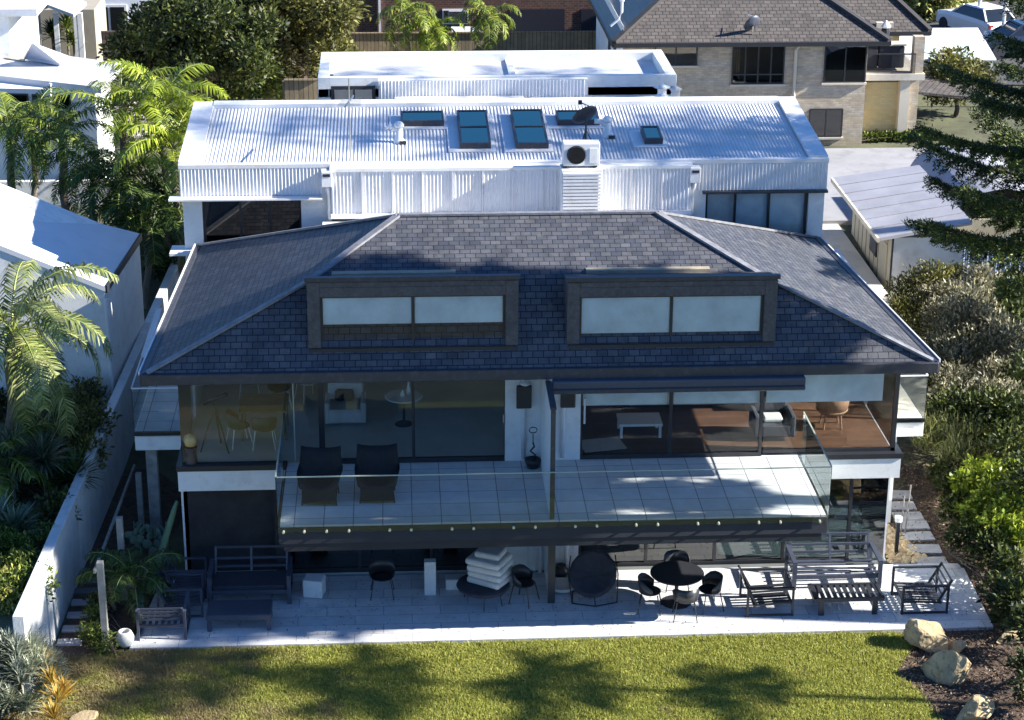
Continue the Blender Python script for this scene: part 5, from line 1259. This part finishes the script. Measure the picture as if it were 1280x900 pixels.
# ------------------------------------------------------------------ GARDEN BITS
for k, (px, py) in enumerate(((1121, 618), (1125, 632), (1135, 645), (1141, 656), (1148, 670), (1156, 686), (1165, 702))):
    x, y = P(px, py, Z=.02)[:2]; s_ = .36+.02*(k % 2)
    tag(MB().box(-s_, s_, -.23, .23, -.06, .035, Matrix.Translation((x, y, 0)) @ Matrix.Rotation(R_(rnd.uniform(-6, 4)), 4, 'Z')).build('stepping_stone', STEP, bevel=.012),
        ['farthest grey stepping stone beside the right glass corner', 'second farthest grey stepping stone behind the garden stakes', 'third grey stepping stone from the back of the right path', 'middle grey stepping stone of the right path', 'third grey stepping stone from the patio on the right path', 'second grey stepping stone from the patio on the right path', 'grey stepping stone nearest the patio on the right path'][k], 'stepping stone', 'grey stepping stones beside the right glass corner')
lbs = ['nearest the lawn', 'second from the lawn', 'third from the lawn', 'fourth from the lawn', 'fifth from the lawn', 'sixth from the lawn', 'farthest from the lawn']
for k, (px, py) in enumerate(((87, 803), (93, 786), (99, 769), (104, 753), (108, 739), (113, 726), (118, 714))):
    x, y = P(px, py, Z=.0)[:2]
    tag(MB().box(-.26, .26, -.13, .13, -.06, .03, Matrix.Translation((x, y, 0)) @ Matrix.Rotation(R_(rnd.uniform(-3, 3)), 4, 'Z')).build('garden_paver', STEPD if k > 3 else STEP, bevel=.012), 'grey paver along the boundary wall, '+lbs[k], 'paver', 'pavers along the boundary wall')
# stakes / garden lamps
x, y = P(1120, 690, Z=0)[:2]
t = thing('garden_light', 'dark post light with white lens in the tan pebbles', 'garden light', (x, y, 0))
MB().box(-.04, .04, -.04, .04, 0, .8).build('post', DARK, t, world=False)
MB().lathe([(0, .78), (.09, .8), (.09, .92), (0, .94)], n=14).build('lens', WHITEM, t, world=False)
for k, (px, py, h) in enumerate(((1131, 668, 1.3),)):
    x, y = P(px, py, Z=0)[:2]
    tag(MB().tube([(x, y, 0), (x+.05, y, h)], .02, 6).tube([(x-.1, y, 0), (x-.08, y, h*.8)], .015, 6).build('garden_stake', TIMB), 'thin pale stakes standing among the right stepping stones', 'stake')
# timber posts and handrail, left
pp = []
plb = ['nearest the lawn', 'in the middle of the stair rail', 'farthest back by the dark steps']
for k, (px, py, h) in enumerate(((133, 813, 2.1), (156, 748, 2.0), (178, 668, 1.6))):
    x, y = P(px, py, Z=0)[:2]; pp.append(Vector((x, y, h)))
    tag(MB().box(x-.07, x+.07, y-.07, y+.07, -.1, h).build('timber_post', TIMB, bevel=.008), 'weathered pale timber post '+plb[k], 'post', 'timber posts beside the left garden')
a, b = P(118, 715, X=-9.9), P(168, 582, X=-9.9)
tag(MB().bar(a, b, .05, .07).build('stair_handrail', TIMB), 'thin weathered handrail sloping up beside the boundary wall', 'handrail')
MBs = MB()
# rocks
def rock(label, px, py, r, seed, rz=0, name='boulder', z=0):
    g = np.random.default_rng(seed); p = P(px, py, Z=z)
    import bmesh
    bm = bmesh.new(); bmesh.ops.create_icosphere(bm, subdivisions=4, radius=1)
    planes = [(unit(g.normal(size=3)*np.array([1, 1, .8])), g.uniform(.45, .8)) for _ in range(10)]
    ph = g.uniform(0, 6, (6, 3)); fr = g.normal(size=(6, 3))*3
    for v in bm.verts:
        c = np.array(v.co)
        for n_, d_ in planes:
            k = c @ n_
            if k > d_: c = c-n_*(k-d_)*.97
        c = c*(1.1+.03*sum(math.sin(fr[i] @ c*(1.7+2.4*(i % 3))+ph[i, 0]) for i in range(6))*.5+g.normal()*.008)
        v.co = Vector((c[0]*r[0], c[1]*r[1], c[2]*r[2]))
    me = bpy.data.meshes.new(name); bm.to_mesh(me); bm.free()
    me.transform(Matrix.Translation((p.x, p.y, p.z+r[2]*.5)) @ Matrix.Rotation(R_(rz), 4, 'Z')); auto_uv(me)
    o = link(name, me, ROCK, None, True, False); tag(o, label, 'rock', 'sandstone boulders'); return o
rock('rounded pale sandstone boulder touching the patio edge', 1160, 806, (.5, .36, .42), 3, -30)
rock('large sharp sandstone boulder with mossy dark face behind the lawn edge', 1180, 845, (.62, .36, .44), 11, -38)
rock('flat pale boulder at the bottom edge beside the mulch', 1218, 897, (.42, .34, .3), 21, 10)
rock('small pale rock lying beside the round boulder', 1196, 812, (.3, .2, .16), 31, 60)
rock('flat pale stone at the bottom left edge of the lawn', 108, 899, (.36, .22, .08), 41, 0)
rock('flat grey stone half hidden under the right hedge', 1265, 800, (.42, .28, .12), 51, 20)
# ------------------------------------------------------------------ PLANTS
rise = MB().prism([(-30, fw.y+.2), (fw.x-.26, fw.y+.2), (fw.x-.26, fw.y+.3), (bw.x-1.6, 12), (-30, 12)], -.1, 1.25)
tag(rise.build('raised_garden', GROUNDM), kind='structure')
# big palm at left
p = P(14, 405, Z=5.2)
palm('coconut_palm', 'tall feathery palm with long arching fronds against the white outbuilding', (p.x-.3, p.y+.3, 1.2), (p.x, p.y, 5.0), 22, 3.2, 1.9, .62, .05, LF_PALMP, .16, (-25, 80), pairs=56, twist=1.1)
p = P(-5, 560, Z=2.6)
palm('young_palm', 'bright green low palm below the tall palm at the left edge', (p.x, p.y, 1.2), (p.x, p.y, 2.2), 11, 1.7, 1.5, .5, .04, LF_PALM, .1, (10, 80), pairs=30, twist=.8)
# agaves / blue-green spiky
def spiky(name, label, cat, c, n, L, w, mat, seed, heads=1, spread=0, stem=.0, group=None, elev=(0, 85), cv=.3):
    t = thing(name, label, cat, (c[0], c[1], c[2]), 0, group); parts = []; g = np.random.default_rng(seed); sm = MB()
    for h in range(heads):
        o = np.array(c)+np.array([g.uniform(-spread, spread), g.uniform(-spread, spread)*.8, stem*g.uniform(.7, 1.1)])
        parts.append(rosette(o, n, L*g.uniform(.85, 1.1), w, elev, seed*7+h, cv)); sm.tube([(o[0], o[1], c[2]-.1), tuple(o)], .05, 6)
    V, Fa = merge(parts); npmesh('leaves', V, Fa, mat, t); sm.build('stem', PALMBARK, t); return t
p = P(38, 590, Z=2.0); spiky('dragon_tree', 'large blue green spiky dragon tree over the boundary wall', 'shrub', (p.x, p.y, 1.3), 150, 1.0, .06, LF_AGA, 5, 3, .45, .9)
p = P(95, 600, Z=1.7); spiky('dragon_tree', 'dark spiky rosette leaning over the top of the boundary wall', 'shrub', (p.x-.3, p.y, 1.3), 110, .9, .05, LF_PALMD, 6, 2, .3, .4)
p = P(0, 650, Z=1.8); spiky('agave', 'grey green agave at the left edge below the dragon tree', 'agave', (p.x, p.y, 1.25), 60, .9, .11, LF_AGA, 8, 2, .4, .2)
# hedge mass behind wall
bl = []
for i in range(16):
    q = P(rnd.uniform(-20, 62), rnd.uniform(640, 735), Z=1.6); bl.append((q.x, q.y, 1.45, .42, .42, .4))
shrub('hedge', 'dark small leaved hedge spilling over the front of the boundary wall', 'hedge', (bl[0][0], bl[0][1], 1.2), bl, LF_MID, 330, .1, .05, up=.5)
bl = [(*P(px, py, Z=1.25)[:2], 1.35, .42, .4, .36) for px, py in ((8, 735), (28, 740), (-12, 720), (16, 760))]
shrub('variegated_shrub', 'yellow variegated shrub at the left edge above the silver bush', 'shrub', (bl[0][0], bl[0][1], 1.0), bl, LF_YEL, 300, .13, .07)
bl = [(*P(px, py, Z=1.7)[:2], 1.6+rnd.uniform(-.2, .5), .5, .5, .5) for px, py in ((95, 520), (110, 500), (120, 545), (70, 510), (60, 545), (110, 570), (85, 560))]
shrub('olive_shrub', 'dark olive shrub between the tall palm and the boundary wall', 'shrub', (bl[0][0], bl[0][1], 1.2), bl, LF_OLV, 260, .13, .06)
bl = [(*P(px, py, Z=1.7)[:2], 1.5, .5, .5, .5) for px, py in ((10, 600), (-20, 540), (40, 540), (0, 500), (70, 630), (60, 590))]
shrub('ground_shrub', 'dense dark shrub filling the bed under the palms', 'shrub', (bl[0][0], bl[0][1], 1.2), bl, LF_DK, 220, .14, .07)
# silver / orange bromeliad bush front left
c0 = P(22, 862, Z=.35)
t = thing('silver_bush', 'large rounded bush of silver blades at the bottom left corner', 'shrub', (c0.x, c0.y, 0)); parts = []
for i in range(90):
    d = unit(rng.normal(size=3)); d[2] = abs(d[2]); o = np.array([c0.x-.25, c0.y+.1, .1])+d*np.array([1.25, 1.1, 1.35])*.85
    parts.append(rosette(o, 46, .42, .04, (5, 88), 100+i, .2))
V, Fa = merge(parts); npmesh('foliage', V, Fa, LF_SILB, t)
MB().tube([(c0.x, c0.y, -.1), (c0.x, c0.y, .5)], .1, 8).build('stem', BARK, t)
t = thing('orange_bromeliad', 'orange and yellow spiky leaves at the rim of the silver bush', 'bromeliad', (c0.x+1.1, c0.y+.4, 0)); parts = []
for px, py in ((68, 838), (60, 818), (75, 860), (48, 800), (30, 790), (10, 782), (82, 850), (70, 880), (40, 785)):
    q = P(px, py, Z=.9); parts.append(rosette((q.x, q.y-.3, .75), 50, .45, .035, (15, 88), int(px), .15))
V, Fa = merge(parts); npmesh('foliage', V, Fa, LF_ORG, t)
# small palms + shrubs by the left patio corner
p = P(165, 778, Z=.0)
palm('small_palm', 'small drooping palm beside the timber post at the left patio corner', (p.x, p.y+.3, 0), (p.x+.05, p.y+.3, .85), 11, 1.25, 1.7, .42, .035, LF_PALMD, .06, (15, 85), pairs=26, twist=.9)
p = P(140, 770, Z=.0)
palm('small_palm', 'pale green fan of fronds leaning against the front timber post', (p.x, p.y+.2, 0), (p.x, p.y+.2, .8), 7, 1.0, 1.6, .36, .03, LF_PALM, .05, (10, 80), pairs=22, twist=.9)
bl = [(*P(px, py, Z=.3)[:2], .25, .25, .25, .28) for px, py in ((112, 790), (118, 770), (122, 752), (130, 800))]
shrub('low_fern', 'low yellow green fern along the pavers on the left', 'fern', (bl[0][0], bl[0][1], 0), bl, LF_MID, 350, .12, .04)
# cactus & stems
p = P(192, 700, Z=0)
t = thing('prickly_pear', 'grey green prickly pear cactus in the dark corner behind the small palms', 'cactus', (p.x, p.y, 0))
g = np.random.default_rng(4); pads = MB()
def pad(base, az, tilt, s, depth):
    T = Matrix.Translation(base) @ Matrix.Rotation(az, 4, 'Z') @ Matrix.Rotation(tilt, 4, 'Y')
    pads.lathe([(0, 0), (.5, .25), (.75, .6), (.8, 1.0), (.6, 1.5), (.25, 1.72), (0, 1.75)], n=12, sx=1, sy=.22, M4=T @ Matrix.Scale(s, 4))
    if depth: 
        for k in range(2): pad(T @ Vector((s*(.5 if k else -.45), 0, s*1.45)), az+g.uniform(-.8, .8), (.5 if k else -.5)+g.uniform(-.2, .2), s*.88, depth-1)
for k in range(3): pad(Vector((p.x+k*.3-.3, p.y+g.uniform(-.1, .2), 0)), g.uniform(0, 3), g.uniform(-.2, .2), .17, 3)
pads.build('pads', M('cactus_skin', (.12, .18, .13), .6, .2, 5), t, smooth=True)
a, b = P(186, 742, Z=0), None
t = thing('columnar_cactus', 'tall leaning green cactus stem beside the prickly pear', 'cactus', (a.x, a.y, 0))
m = MB(); b = P(221, 626, Y=a.y+.4); ax = Vector((a.x, a.y, 0)); n = 12
m.tube([ax.lerp(b, i/8) for i in range(9)], [.09, .085, .085, .08, .08, .075, .07, .06, .03], 12)
m.build('stem', M('cactus_stem', (.1, .17, .09), .6, .2, 4), t, smooth=True)
tag(MB().lathe([(.18, 0), (.24, .18), (.2, .2), (0, .2)], (P(162, 722, Z=.4).x, P(162, 722, Z=.4).y, 0.2), 16).build('white_bowl', CUSH, smooth=True), 'small white bowl catching light among the palm fronds', 'bowl')
# ---- upper left palms 
def up_palm(name, label, px, py, z, zb, n, L, dr, mat, tr, pairs=34, lf=.55, lw=.05, elev=(-15, 82), shaft=None, az=None):
    p = P(px, py, Z=z); return palm(name, label, (p.x+rnd.uniform(-.3, .3), p.y+.1, zb), (p.x, p.y, z-.2), n, L, dr, lf, lw, mat, tr, elev, pairs=pairs, twist=.8, group='palms between the white houses on the left', shaft=shaft, az=az)
SHAFT = M('crown_shaft', (.2, .28, .08), .4, .1, 3, 0)
up_palm('king_palm', 'dark trunked palm at the far left with bright upper fronds', 12, 178, 5.6, .8, 15, 2.3, 1.9, LF_PALM, .12, shaft=SHAFT)
up_palm('king_palm', 'palm with a slim dark trunk in front of the white villa windows', 78, 188, 5.4, .8, 15, 2.3, 1.9, LF_PALM, .12, shaft=SHAFT)
up_palm('king_palm', 'palm standing left of the yellow green palm cluster', 42, 150, 5.2, 1.2, 12, 2.0, 1.8, LF_PALMD, .1)
up_palm('golden_cane_palm', 'tall bright yellow green palm beside the corrugated roof', 203, 128, 7.0, .8, 18, 2.6, 1.7, LF_PALMY, .1, 40, .6, .05, (-10, 85))
up_palm('golden_cane_palm', 'yellow green palm with upright fronds touching the rear house corner', 215, 178, 6.2, .5, 15, 2.2, 1.6, LF_PALMY, .09, 36, .55, .05, (5, 85))
up_palm('golden_cane_palm', 'arching pale frond palm rising over the villa roof edge', 152, 140, 6.8, .8, 9, 2.5, 1.5, LF_PALM, .09, 36, .55, .045, (30, 86))
up_palm('areca_palm', 'dark green palm low beside the rear house wall', 185, 262, 4.2, .4, 16, 2.0, 1.9, LF_PALMD, .1, 34, .6, .05)
up_palm('areca_palm', 'dark drooping palm between the two dark trunks and the rear house', 150, 222, 5.0, .4, 16, 2.2, 2.0, LF_PALMD, .1, 34, .6, .05)
up_palm('areca_palm', 'dark palm clump above the grey garden wall', 115, 212, 4.6, .4, 13, 1.9, 2.0, LF_PALMD, .1, 30, .55, .05)
bl = [(*P(px, py, Z=z)[:2], z, .6, .6, .6) for px, py, z in ((190, 300, 2.5), (205, 330, 2), (170, 290, 2.2), (215, 285, 3), (150, 262, 3), (195, 240, 3.6))]
shrub('dark_shrub', 'dark shrub filling the gap between the boundary wall and the rear house', 'shrub', (bl[0][0], bl[0][1], 0), bl, LF_DK, 160, .2, .08)
bl = [(*P(px, py, Z=5)[:2], 5+rnd.uniform(-.4, .4), .4, .4, .4) for px, py in ((172, 128), (160, 150), (165, 170), (178, 150))]
shrub('flowering_shrub', 'shrub with pale mauve blossoms between the bright palms', 'shrub', (bl[0][0], bl[0][1], .8), bl, FLW, 90, .14, .1)
for px, py, lb in ((195, 345, 'small amber ball in the dark side yard beside the boundary wall'), (192, 357, 'small turquoise ball beneath the amber one in the side yard')):
    q = P(px+3, py, Z=.2); tag(MB().lathe([(.03, 0), (.13, .06), (.17, .17), (.13, .28), (.03, .34), (0, .34)], (q.x, q.y, 0), 16).build('garden_ball', M('amber_ball' if px == 195 else 'turquoise_ball', (.45, .28, .04) if px == 195 else (.03, .3, .28), .5), smooth=True), lb, 'ball')
# ---- big trees top left
bl = []
for i in range(60):
    px = rnd.uniform(160, 330); py = rnd.uniform(-60, 92); z = rnd.uniform(4, 7.4)
    q = P(px, py, Z=z)
    bl.append((q.x, min(50, max(32, q.y)), z, 1.05*rnd.uniform(.7, 1.2), 1.05, .75))
def ytree(name, label, px0, px1, py0, py1, y0, y1, k, r, mat, dens, L, W, base, tr=.25, **kw):
    bl = []
    for i in range(k):
        px, py, y = rnd.uniform(px0, px1), rnd.uniform(py0, py1), rnd.uniform(y0, y1); q = P(px, py, Y=y)
        if q.z < 1.5: q.z = 1.7+rnd.random()
        cx = (px0+px1)/2; e = ((px-cx)/((px1-px0)/2))**2
        if e > .5 and py < py0+(py1-py0)*.25: continue
        rr = r*rnd.uniform(.6, 1.25); bl.append((q.x, q.y, q.z, rr, rr, rr*.75))
    c = np.mean([b[:3] for b in bl], axis=0)
    return tree(name, label, 'tree', (float(c[0]), float(c[1]), gz(c[0], c[1])-.1), bl, mat, BARK, dens, L, W, tr, limbs=16, **kw)
ytree('evergreen_tree', 'large dark evergreen tree with a broad crown left of the brown fence', 160, 330, -30, 92, 34, 40, 46, .95, LF_DK, 55, .26, .12, None, .3, group='trees along the top edge')
ytree('evergreen_tree', 'sunlit olive tree crown touching the red brick building', 320, 425, -30, 78, 37, 42, 34, .9, LF_OLV, 58, .26, .12, None, .28, group='trees along the top edge')
ytree('pohutukawa_tree', 'dark tree mass over the grey fence at the left of the evergreen', 158, 215, 22, 80, 37, 41, 16, .8, LF_DK, 60, .24, .12, None, .2, group='trees along the top edge')
bl = [(*P(px, py, Z=z)[:2], z, .55, .55, .5) for px, py, z in ((310, 102, 3.4), (325, 92, 3.8), (340, 104, 3.4), (325, 110, 3.2), (312, 90, 3.8), (338, 90, 3.7), (300, 112, 3), (350, 110, 3))]
shrub('round_shrub', 'round sunlit shrub in front of the dark evergreen tree', 'shrub', (bl[0][0], bl[0][1], 1.6), bl, LF_MID, 110, .2, .09)
bl = [(*P(px, py, Z=z)[:2], z, .6, .6, .45) for px, py, z in ((270, 105, 2.6), (255, 118, 2.6), (285, 122, 2.4), (365, 92, 3.2), (380, 105, 2.6), (350, 120, 2.2), (262, 95, 3.2), (240, 90, 3), (395, 90, 3))]
shrub('low_scrub', 'dry mixed scrub under the evergreen tree behind the corrugated roof', 'shrub', (bl[0][0], bl[0][1], 1.6), bl, LF_OLV, 80, .2, .09)
for px, py, L, lb in ((508, 18, 2.4, 'tall bushy palm in front of the red brick wall, left one'), (540, 38, 2.0, 'bright short palm behind the brown fence, middle one'), (610, 22, 1.9, 'drooping palm beside the black garage door')):
    q = P(px, py, Y=42.5)
    palm('garden_palm', lb, (q.x, q.y, 1.5), (q.x, q.y, q.z), 16, L*.8, 2.0, .5, .055, LF_PALM if px != 540 else LF_PALMY, .13, (-30, 80), 'palms behind the white flat roof', 24, twist=.9)
for px, py in ((33, 40), (62, 36), (88, 28)):
    q = P(px, py, Y=45); spiky('yucca', {33: 'dark yucca by the pale tent roof, left one', 62: 'dark yucca below the tent roof, middle one', 88: 'yucca beside the white house wall'}[px], 'yucca', (q.x, q.y, 1.5), 70, .8, .09, LF_PALMD if px < 80 else LF_PALM, px, 2, .3, q.z-1.7, 'yuccas by the grey fence')
# ---- right: trees at top 
ytree('street_tree', 'pale sunlit tree behind the brick house roof', 1135, 1215, -20, 40, 58, 64, 22, 1.2, LF_PALE, 36, .3, .16, None, .25, group='trees along the top edge')
ytree('street_tree', 'dark tree above the parked cars in the top right corner', 1222, 1300, -40, 15, 64, 70, 20, 1.6, LF_DK, 30, .35, .18, None, .25, group='trees along the top edge')
ytree('garden_tree', 'low mauve tinged shrub tree beside the carport', 1170, 1235, 80, 120, 37, 40, 16, .8, LF_OLV, 60, .22, .1, None, .12, group='trees along the top edge')
bl = []
for i in range(20):
    q = P(1030+i*7, 172, Z=1.7); bl.append((q.x, q.y, 1.72, .35, .3, .22))
shrub('clipped_hedge', 'low clipped hedge along the foot of the brick house', 'hedge', (bl[0][0], bl[0][1], 1.5), bl, LF_MID, 150, .13, .07)
# bushes right
def mass(name, label, cat, pts, z, r, mat, dens, L, W, g=None, **kw):
    bl = []
    for (px, py, *rz_) in pts:
        zz_ = rz_[0] if rz_ else z; q = P(px, py, Z=zz_); rr = r*rnd.uniform(.8, 1.2); bl.append((q.x, q.y, zz_, rr, rr, rr*.9))
    c = np.mean([b[:3] for b in bl], axis=0)
    return shrub(name, label, cat, (float(c[0]), float(c[1]), 0), bl, mat, dens, L, W, g, **kw)
RG = 'shrubs down the right side'
mass('silver_shrub', 'silvery grey leaved shrub below the pine branches at right', 'shrub', [(1190, 370, 2.4), (1215, 385, 2.6), (1175, 395, 2.2), (1230, 410, 2.4), (1200, 415, 2.3), (1180, 430, 2), (1215, 440, 2), (1245, 445, 2), (1165, 375, 2.2), (1190, 455, 1.8), (1240, 470, 1.8), (1225, 350, 2.6), (1205, 395, 2.7), (1255, 420, 2.6)], 2, .62, LF_SIL, 230, .17, .055, RG, up=.9)
mass('grey_shrub', 'sparse dark grey shrub in front of the metal shed', 'shrub', [(1130, 365, 2.2), (1150, 350, 2.6), (1170, 345, 2.7), (1125, 390, 1.9), (1145, 385, 2), (1190, 345, 2.5), (1150, 410, 1.7)], 2, .5, LF_OLV, 190, .15, .05, RG, up=.7)
mass('silver_shrub', 'grey leaved shrub lower down the slope beside the slate roof corner', 'shrub', [(1190, 480, 1.7), (1210, 500, 1.6), (1235, 490, 1.8), (1175, 500, 1.5), (1260, 500, 1.8)], 1.6, .55, LF_SIL, 180, .15, .05, RG, up=.8)
mass('feathery_shrub', 'pale feathery shrub above the bright green hedge at right', 'shrub', [(1180, 540, 1.3), (1200, 550, 1.3), (1220, 562, 1.2), (1165, 548, 1.2), (1195, 570, 1.1), (1240, 572, 1.1)], 1.2, .42, LF_PALE, 420, .3, .028, RG, up=1.6, outward=.6)
mass('bright_hedge', 'bright yellow green leafy shrub at the right edge', 'shrub', [(1225, 590, 1.2), (1250, 605, 1.2), (1270, 590, 1.3), (1240, 625, 1.1), (1265, 640, 1.1), (1225, 640, .9), (1275, 670, .9), (1250, 660, .9), (1215, 610, 1)], 1.1, .46, LF_BR, 260, .16, .1, RG)
mass('dark_shrub', 'dark green shrub under the bright green leaves at right', 'shrub', [(1195, 610, .7), (1200, 640, .6), (1215, 670, .6), (1240, 690, .6), (1265, 710, .7), (1185, 590, .7), (1275, 750, .7), (1255, 740, .5), (1290, 780, .8)], .6, .5, LF_DK, 220, .16, .08, RG)
mass('dark_shrub', 'dark bushy mass behind the silver shrubs below the pine', 'shrub', [(1262, 400, 2), (1275, 430, 2), (1282, 480, 1.8), (1265, 530, 1.5), (1285, 540, 1.5), (1258, 365, 1.8), (1275, 370, 2), (1230, 520, 1.6), (1290, 600, 1.8), (1200, 520, 1.2)], 2, .75, LF_DK, 150, .17, .08, RG)
mass('dark_shrub', 'tall dark shrub filling the slope between the silver shrubs and the feathery shrub', 'shrub', [(1160, 470, 1.5), (1175, 455, 1.6), (1185, 520, 1.5), (1215, 520, 1.7), (1245, 510, 1.9), (1270, 520, 2), (1235, 545, 1.5), (1265, 560, 1.6), (1150, 500, 1.1), (1165, 520, 1.1)], 1.6, .6, LF_DK, 190, .16, .07, RG)
mass('dark_shrub', 'dark low shrub at the lower right corner above the flat grey stone', 'shrub', [(1262, 770, .4), (1285, 830, .6), (1290, 860, .6)], .5, .42, LF_DK, 240, .15, .07, RG)
# ------------------------------------------------------------------ NORFOLK PINES
def pine(name, label, base, h, z0, r0, tiers, per, det, top_r=.5, seed=1, droop=.12, azr=None, rscale=None, strand=.16, ndl=(.085, .028), skip=0, reps=2, spr=.012, trk=.3):
    g = np.random.default_rng(seed); t = thing(name, label, 'pine tree', base, 0, 'norfolk pines along the right boundary')
    b = Vector(base); MB().tube([b-Vector((0, 0, .3)), b+Vector((0, 0, h*.5)), b+Vector((0, 0, h))], [trk*h/20, trk*.6*h/20, .03], 12).build('trunk', BARK, t, smooth=True)
    br = MB(); Cs = []; Ds = []; Ns = []
    for k in range(tiers):
        f = k/(tiers-1); z = z0+(h-z0)*f; R = r0*(1-f)**.75+top_r*f
        if rscale: R *= rscale(z)
        a0 = g.uniform(0, 6.28)
        for j in range(per):
            if g.random() < skip: continue
            a = a0+j*2*math.pi/per+g.uniform(-.15, .15)
            if azr and not (azr[0] < math.degrees(a) % 360 < azr[1]): continue
            Lb = R*g.uniform(.8, 1.1); hd = np.array([math.cos(a), math.sin(a), 0]); sd_ = np.array([-math.sin(a), math.cos(a), 0])
            tt = np.linspace(0, 1, 9); pts = np.array(base)+np.array([0, 0, z])+hd*(tt*Lb)[:, None]+np.array([0, 0, 1])*((-droop*Lb*np.sin(tt*math.pi*.8)+.10*Lb*tt**3))[:, None]+sd_*(.06*Lb*np.sin(tt*2.5+j))[:, None]
            br.tube(pts, .03+.012*Lb, 5, .01)
            ns = int(Lb*det)
            for s in range(ns):
                u = .12+.88*(s+g.random())/ns; o = np.array([np.interp(u, tt, pts[:, q]) for q in range(3)])
                sl = (.22+.75*math.sin(math.pi*min(1, u*.85+.1)))*g.uniform(.7, 1.15)*min(1, Lb/2.2)
                sgn = 1 if s % 2 else -1; d = unit(sd_*sgn*g.uniform(.7, 1)+hd*g.uniform(.35, .8)+np.array([0, 0, g.uniform(-.25, .1)]))
                nn_ = max(3, int(sl/ndl[0]*strand*10))
                q = (np.arange(nn_)+.5)/nn_
                pc = o+d*(q*sl)[:, None]+np.array([0, 0, -1])*((q**2)*sl*.22)[:, None]
                for rep in range(reps):
                    Cs.append(pc+g.normal(size=pc.shape)*spr); Ds.append(np.broadcast_to(d, pc.shape)*.7+g.normal(size=pc.shape)*.55+np.array([0, 0, .25])); Ns.append(g.normal(size=pc.shape))
    C = np.concatenate(Cs); V, Fa = leaves(C, np.concatenate(Ds), np.concatenate(Ns), ndl[0]*2*g.uniform(.7, 1.2, len(C)), ndl[1], .1)
    br.build('branches', BARK, t); npmesh('crown', V, Fa, LF_PINE, t); print(name, len(Fa)); return t
# the pine whose branches reach into the picture at upper right
pine('norfolk_pine', 'big norfolk pine whose drooping branches fill the upper right edge', (16.4, 9.0, 0), 11.2, 5.4, 6.7, 7, 8, 17, top_r=4.6, seed=12, droop=.07, azr=(100, 255), strand=.2, ndl=(.06, .034), reps=4, spr=.03, skip=.12)
# shade givers standing outside the picture on the right
pine('norfolk_pine', 'tall norfolk pine outside the right edge beside the patio', (17.5, -2.3, 0), 26, 10.5, 1.95, 20, 10, 14, seed=3, strand=.26, ndl=(.14, .09), top_r=1.4, rscale=lambda z: .45 if z < 12.5 else 1)
pine('norfolk_pine', 'norfolk pine outside the right edge level with the lawn', (21, -6.3, 0), 18.5, 9.9, 1.25, 5, 5, 14, seed=4, strand=.2, ndl=(.1, .05), top_r=1.7, reps=3, spr=.025, trk=.14)
pine('norfolk_pine', 'norfolk pine outside the right edge level with the rear house', (25, 8.0, 0), 28, 17.2, 2.4, 9, 6, 9, seed=5, strand=.14, ndl=(.14, .07), skip=.15)
pine('norfolk_pine', 'norfolk pine outside the right edge level with the flat roofed building', (29, 15.3, 0), 30, 20, 2.9, 8, 6, 8, seed=6, strand=.13, ndl=(.14, .07), skip=.15)
pine('norfolk_pine', 'norfolk pine farthest out to the right level with the rear house', (34, 8.2, 0), 33, 22, 2.6, 9, 6, 8, seed=8, strand=.13, ndl=(.15, .07), skip=.15)

# fallen leaves
LIT = LEAF('fallen_leaves', (.05, .03, .015), (.18, .11, .05), (.3, .2, .08), trans=0)
n = 1500; lx = rng.uniform(-9.2, 9.4, n); ly = np.where(rng.random(n) < .6, rng.uniform(-1.55, 1.4, n), rng.uniform(-5.5, -1.7, n)); lx = np.where(ly < -1.6, np.minimum(lx, 7), lx)
lz = np.where(ly > -1.6, PT+.006, .035)
V, Fa = leaves(np.stack([lx, ly, lz], 1), rng.normal(size=(n, 3))*np.array([1, 1, .1]), rng.normal(size=(n, 3))*.2+np.array([0, 0, 1]), rng.uniform(.03, .075, n), .025, .1)
tag(npmesh('leaf_litter', V, Fa, LIT), 'small brown fallen leaves scattered over the patio and the lawn', 'leaf litter', kind='stuff')
